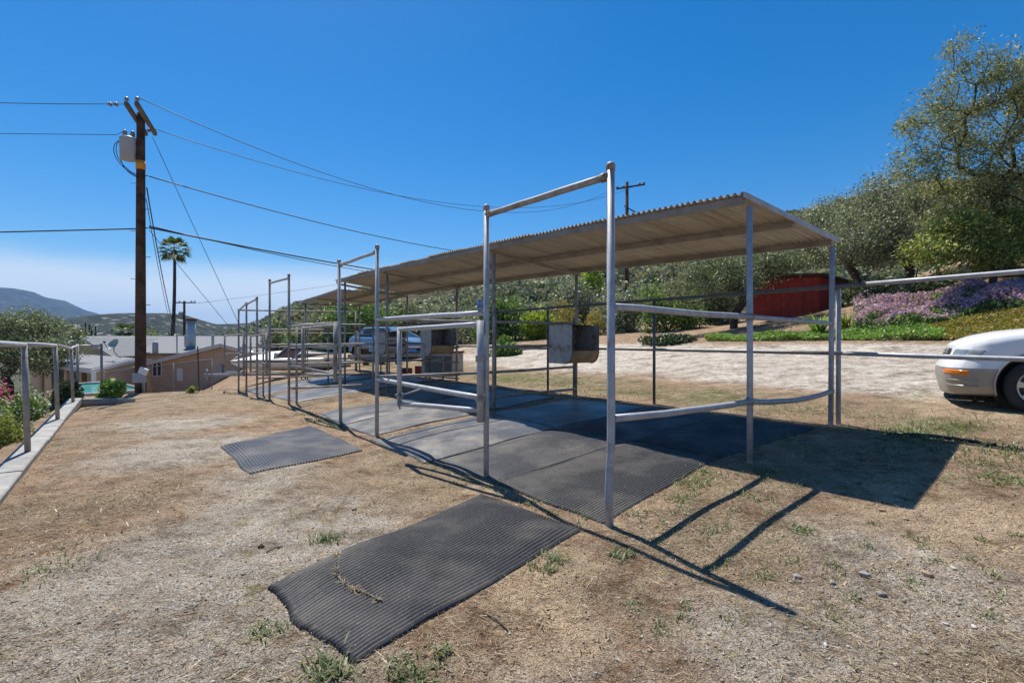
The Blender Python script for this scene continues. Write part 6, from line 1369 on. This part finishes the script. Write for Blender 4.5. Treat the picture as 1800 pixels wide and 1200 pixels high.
# dry grass sprouting along the crack in the nearest mat
crack = [(593, 975), (592, 1000), (594, 1015), (605, 1027), (625, 1036), (650, 1045), (672, 1058)]
Ps = []
dg = bpy.context.evaluated_depsgraph_get(); near_mat = next(o for o in COL.objects if o.name == 'rubber_mat')
pts3 = []
from mathutils.bvhtree import BVHTree
bvh = BVHTree.FromPolygons([v.co[:] for v in near_mat.data.vertices], [p.vertices[:] for p in near_mat.data.polygons])
for u, v in crack:
    d = Vector(((u - 900) / F, 1, -(v - 600) / F)).normalized(); h = bvh.ray_cast(Vector((0, 0, CAM_H)), d); pts3.append(h[0] if h[0] else gpx(u, v) + Vector((0, 0, .04)))
rng = np.random.default_rng(341)
for a, c in zip(pts3[:-1], pts3[1:]):
    for k in range(22): q = rng.uniform(); p = a.lerp(c, q); Ps.append((p.x + rng.normal() * .004, p.y + rng.normal() * .004, p.z - .002))
for a, nn in ((pts3[0], 40), (pts3[4], 30)):
    for k in range(nn): Ps.append((a.x + rng.normal() * .012, a.y + rng.normal() * .012, a.z - .002))
V, T = blades(np.array(Ps), .03 * rng.uniform(.5, 1.6, len(Ps)), .004, rng, 1.15, .5); tag(np_obj('crack_grass', V, T, M['straw']), 'dry grass sprouting from a crack in the nearest mat', 'dry grass', kind='stuff')
m = MB(); m.tube([p + Vector((0, 0, .001)) for p in pts3], .0045, 5); o = m.build('mat_crack', M['car_black'], near_mat, True)

# single stones one can pick out
def stone(u, v, r, mat, label, seed):
    rng = random.Random(seed); p = gpx(u, v); bm = bmesh.new(); bmesh.ops.create_icosphere(bm, subdivisions=1, radius=1.0)
    ph = [rng.uniform(0, 6) for _ in range(3)]; ss = (r * rng.uniform(1.0, 1.4), r * rng.uniform(.7, 1.0), r * rng.uniform(.6, .9)); rot = Matrix.Rotation(rng.uniform(0, 6), 3, 'Z')
    for w in bm.verts:
        k = 1 + .16 * math.sin(w.co.x * 3 + ph[0]) * math.sin(w.co.y * 3.3 + ph[1]) + .10 * math.sin(w.co.z * 5 + ph[2]) + rng.uniform(-.16, .16); w.co = rot @ Vector((w.co.x * ss[0] * k, w.co.y * ss[1] * k, w.co.z * ss[2] * k)) + p + Vector((0, 0, ss[2] * .45))
    me = bpy.data.meshes.new('stone'); bm.to_mesh(me); bm.free(); me.materials.append(mat); o = bpy.data.objects.new('stone', me); COL.objects.link(o); tag(o, label, 'stone', 'loose stones')
for k, (u, v, r, mt, lab) in enumerate((
        (1632, 1012, .024, 'stone_tan', 'rounded tan stone, largest on the bare dirt at right'), (1521, 1012, .026, 'stone', 'grey angular stone left of the rounded tan stone'), (1402, 1015, .022, 'stone', 'grey stone near the end of the post shadow'),
        (1549, 1046, .02, 'stone', 'flat grey-green stone below the grey angular stone'), (1662, 1098, .015, 'petal_stone', 'small white stone in the lower right dirt'), (1463, 1025, .018, 'stone', 'grey stone midway between two other grey stones at right'), (1452, 1134, .016, 'petal_stone', 'pale chip of stone at the bottom right of the yard'),
        (622, 896, .02, 'stone_tan', 'single small brown stone left of the nearest mat'), (1676, 1000, .016, 'petal_stone', 'small white stone right of the rounded tan stone'), (1551, 898, .02, 'stone_tan', 'tan stone just below the tip of the roof shadow'), (1204, 904, .014, 'stone_tan', 'pinkish stone between the mats and the rail shadows'), (459, 962, .022, 'stone_dark', 'dark bark chip on pale gravel at left of nearest mat'), (1712, 1103, .014, 'petal_stone', 'small pale stone nearest the lower right corner'))):
    if mt == 'petal_stone': mt_ = M.setdefault('petal_stone', plain('white_quartz', (.46, .44, .41), .8, 0, .15, 20))
    elif mt == 'stone_dark': mt_ = M.setdefault('stone_dark', plain('dark_bark_chip', (.05, .04, .03), .9, 0, .3, 20))
    else: mt_ = M[mt]
    stone(u, v, r, mt_, lab, 400 + k)
# dry sticks
for k, (p0, p1, lab) in enumerate((((468, 972), (497, 961), 'short dry stick lying on pale gravel left of the nearest mat'), ((855, 1080), (893, 1110), 'thin pale twig on dirt below the nearest mat'))):
    a, c = gpx(*p0), gpx(*p1); m = MB(); m.tube([a + Vector((0, 0, .008)), a.lerp(c, .5) + Vector((.004, .008, .014)), c + Vector((0, 0, .006))], [.005, .0045, .003], 6); tag(m.build('stick', M['wood_grey'] if k == 0 else M['wood_grey'], None, True), lab, 'stick')
# black hose
hp_ = [gpx(u, v) + Vector((0, 0, .014)) for u, v in ((1560, 764), (1600, 765), (1640, 768), (1662, 771), (1690, 775), (1715, 778), (1735, 784), (1750, 783))]
m = MB(); m.tube(hp_, .016, 8); tag(m.build('hose', M['car_black'], None, True), 'black hose lying on the dirt from the roof shadow toward the car', 'hose')

# ------------------------------------------------------------------ air
HAZE = True
if HAZE:
    hm = bpy.data.materials.new('haze_air'); hm.use_nodes = True; nt = hm.node_tree; nt.nodes.clear(); out = nt.nodes.new('ShaderNodeOutputMaterial'); pv = nt.nodes.new('ShaderNodeVolumePrincipled')
    pv.inputs['Color'].default_value = (0.36, 0.62, 1.0, 1); pv.inputs['Density'].default_value = 0.00013; pv.inputs['Anisotropy'].default_value = 0.0
    nt.links.new(pv.outputs[0], out.inputs['Volume'])
    m = MB(); m.box((0, 2500, 190), (15000, 12000, 500)); o = m.build('haze', hm); tag(o, 'thin bluish haze in the valley air', 'haze', kind='stuff'); o.display_type = 'WIRE'
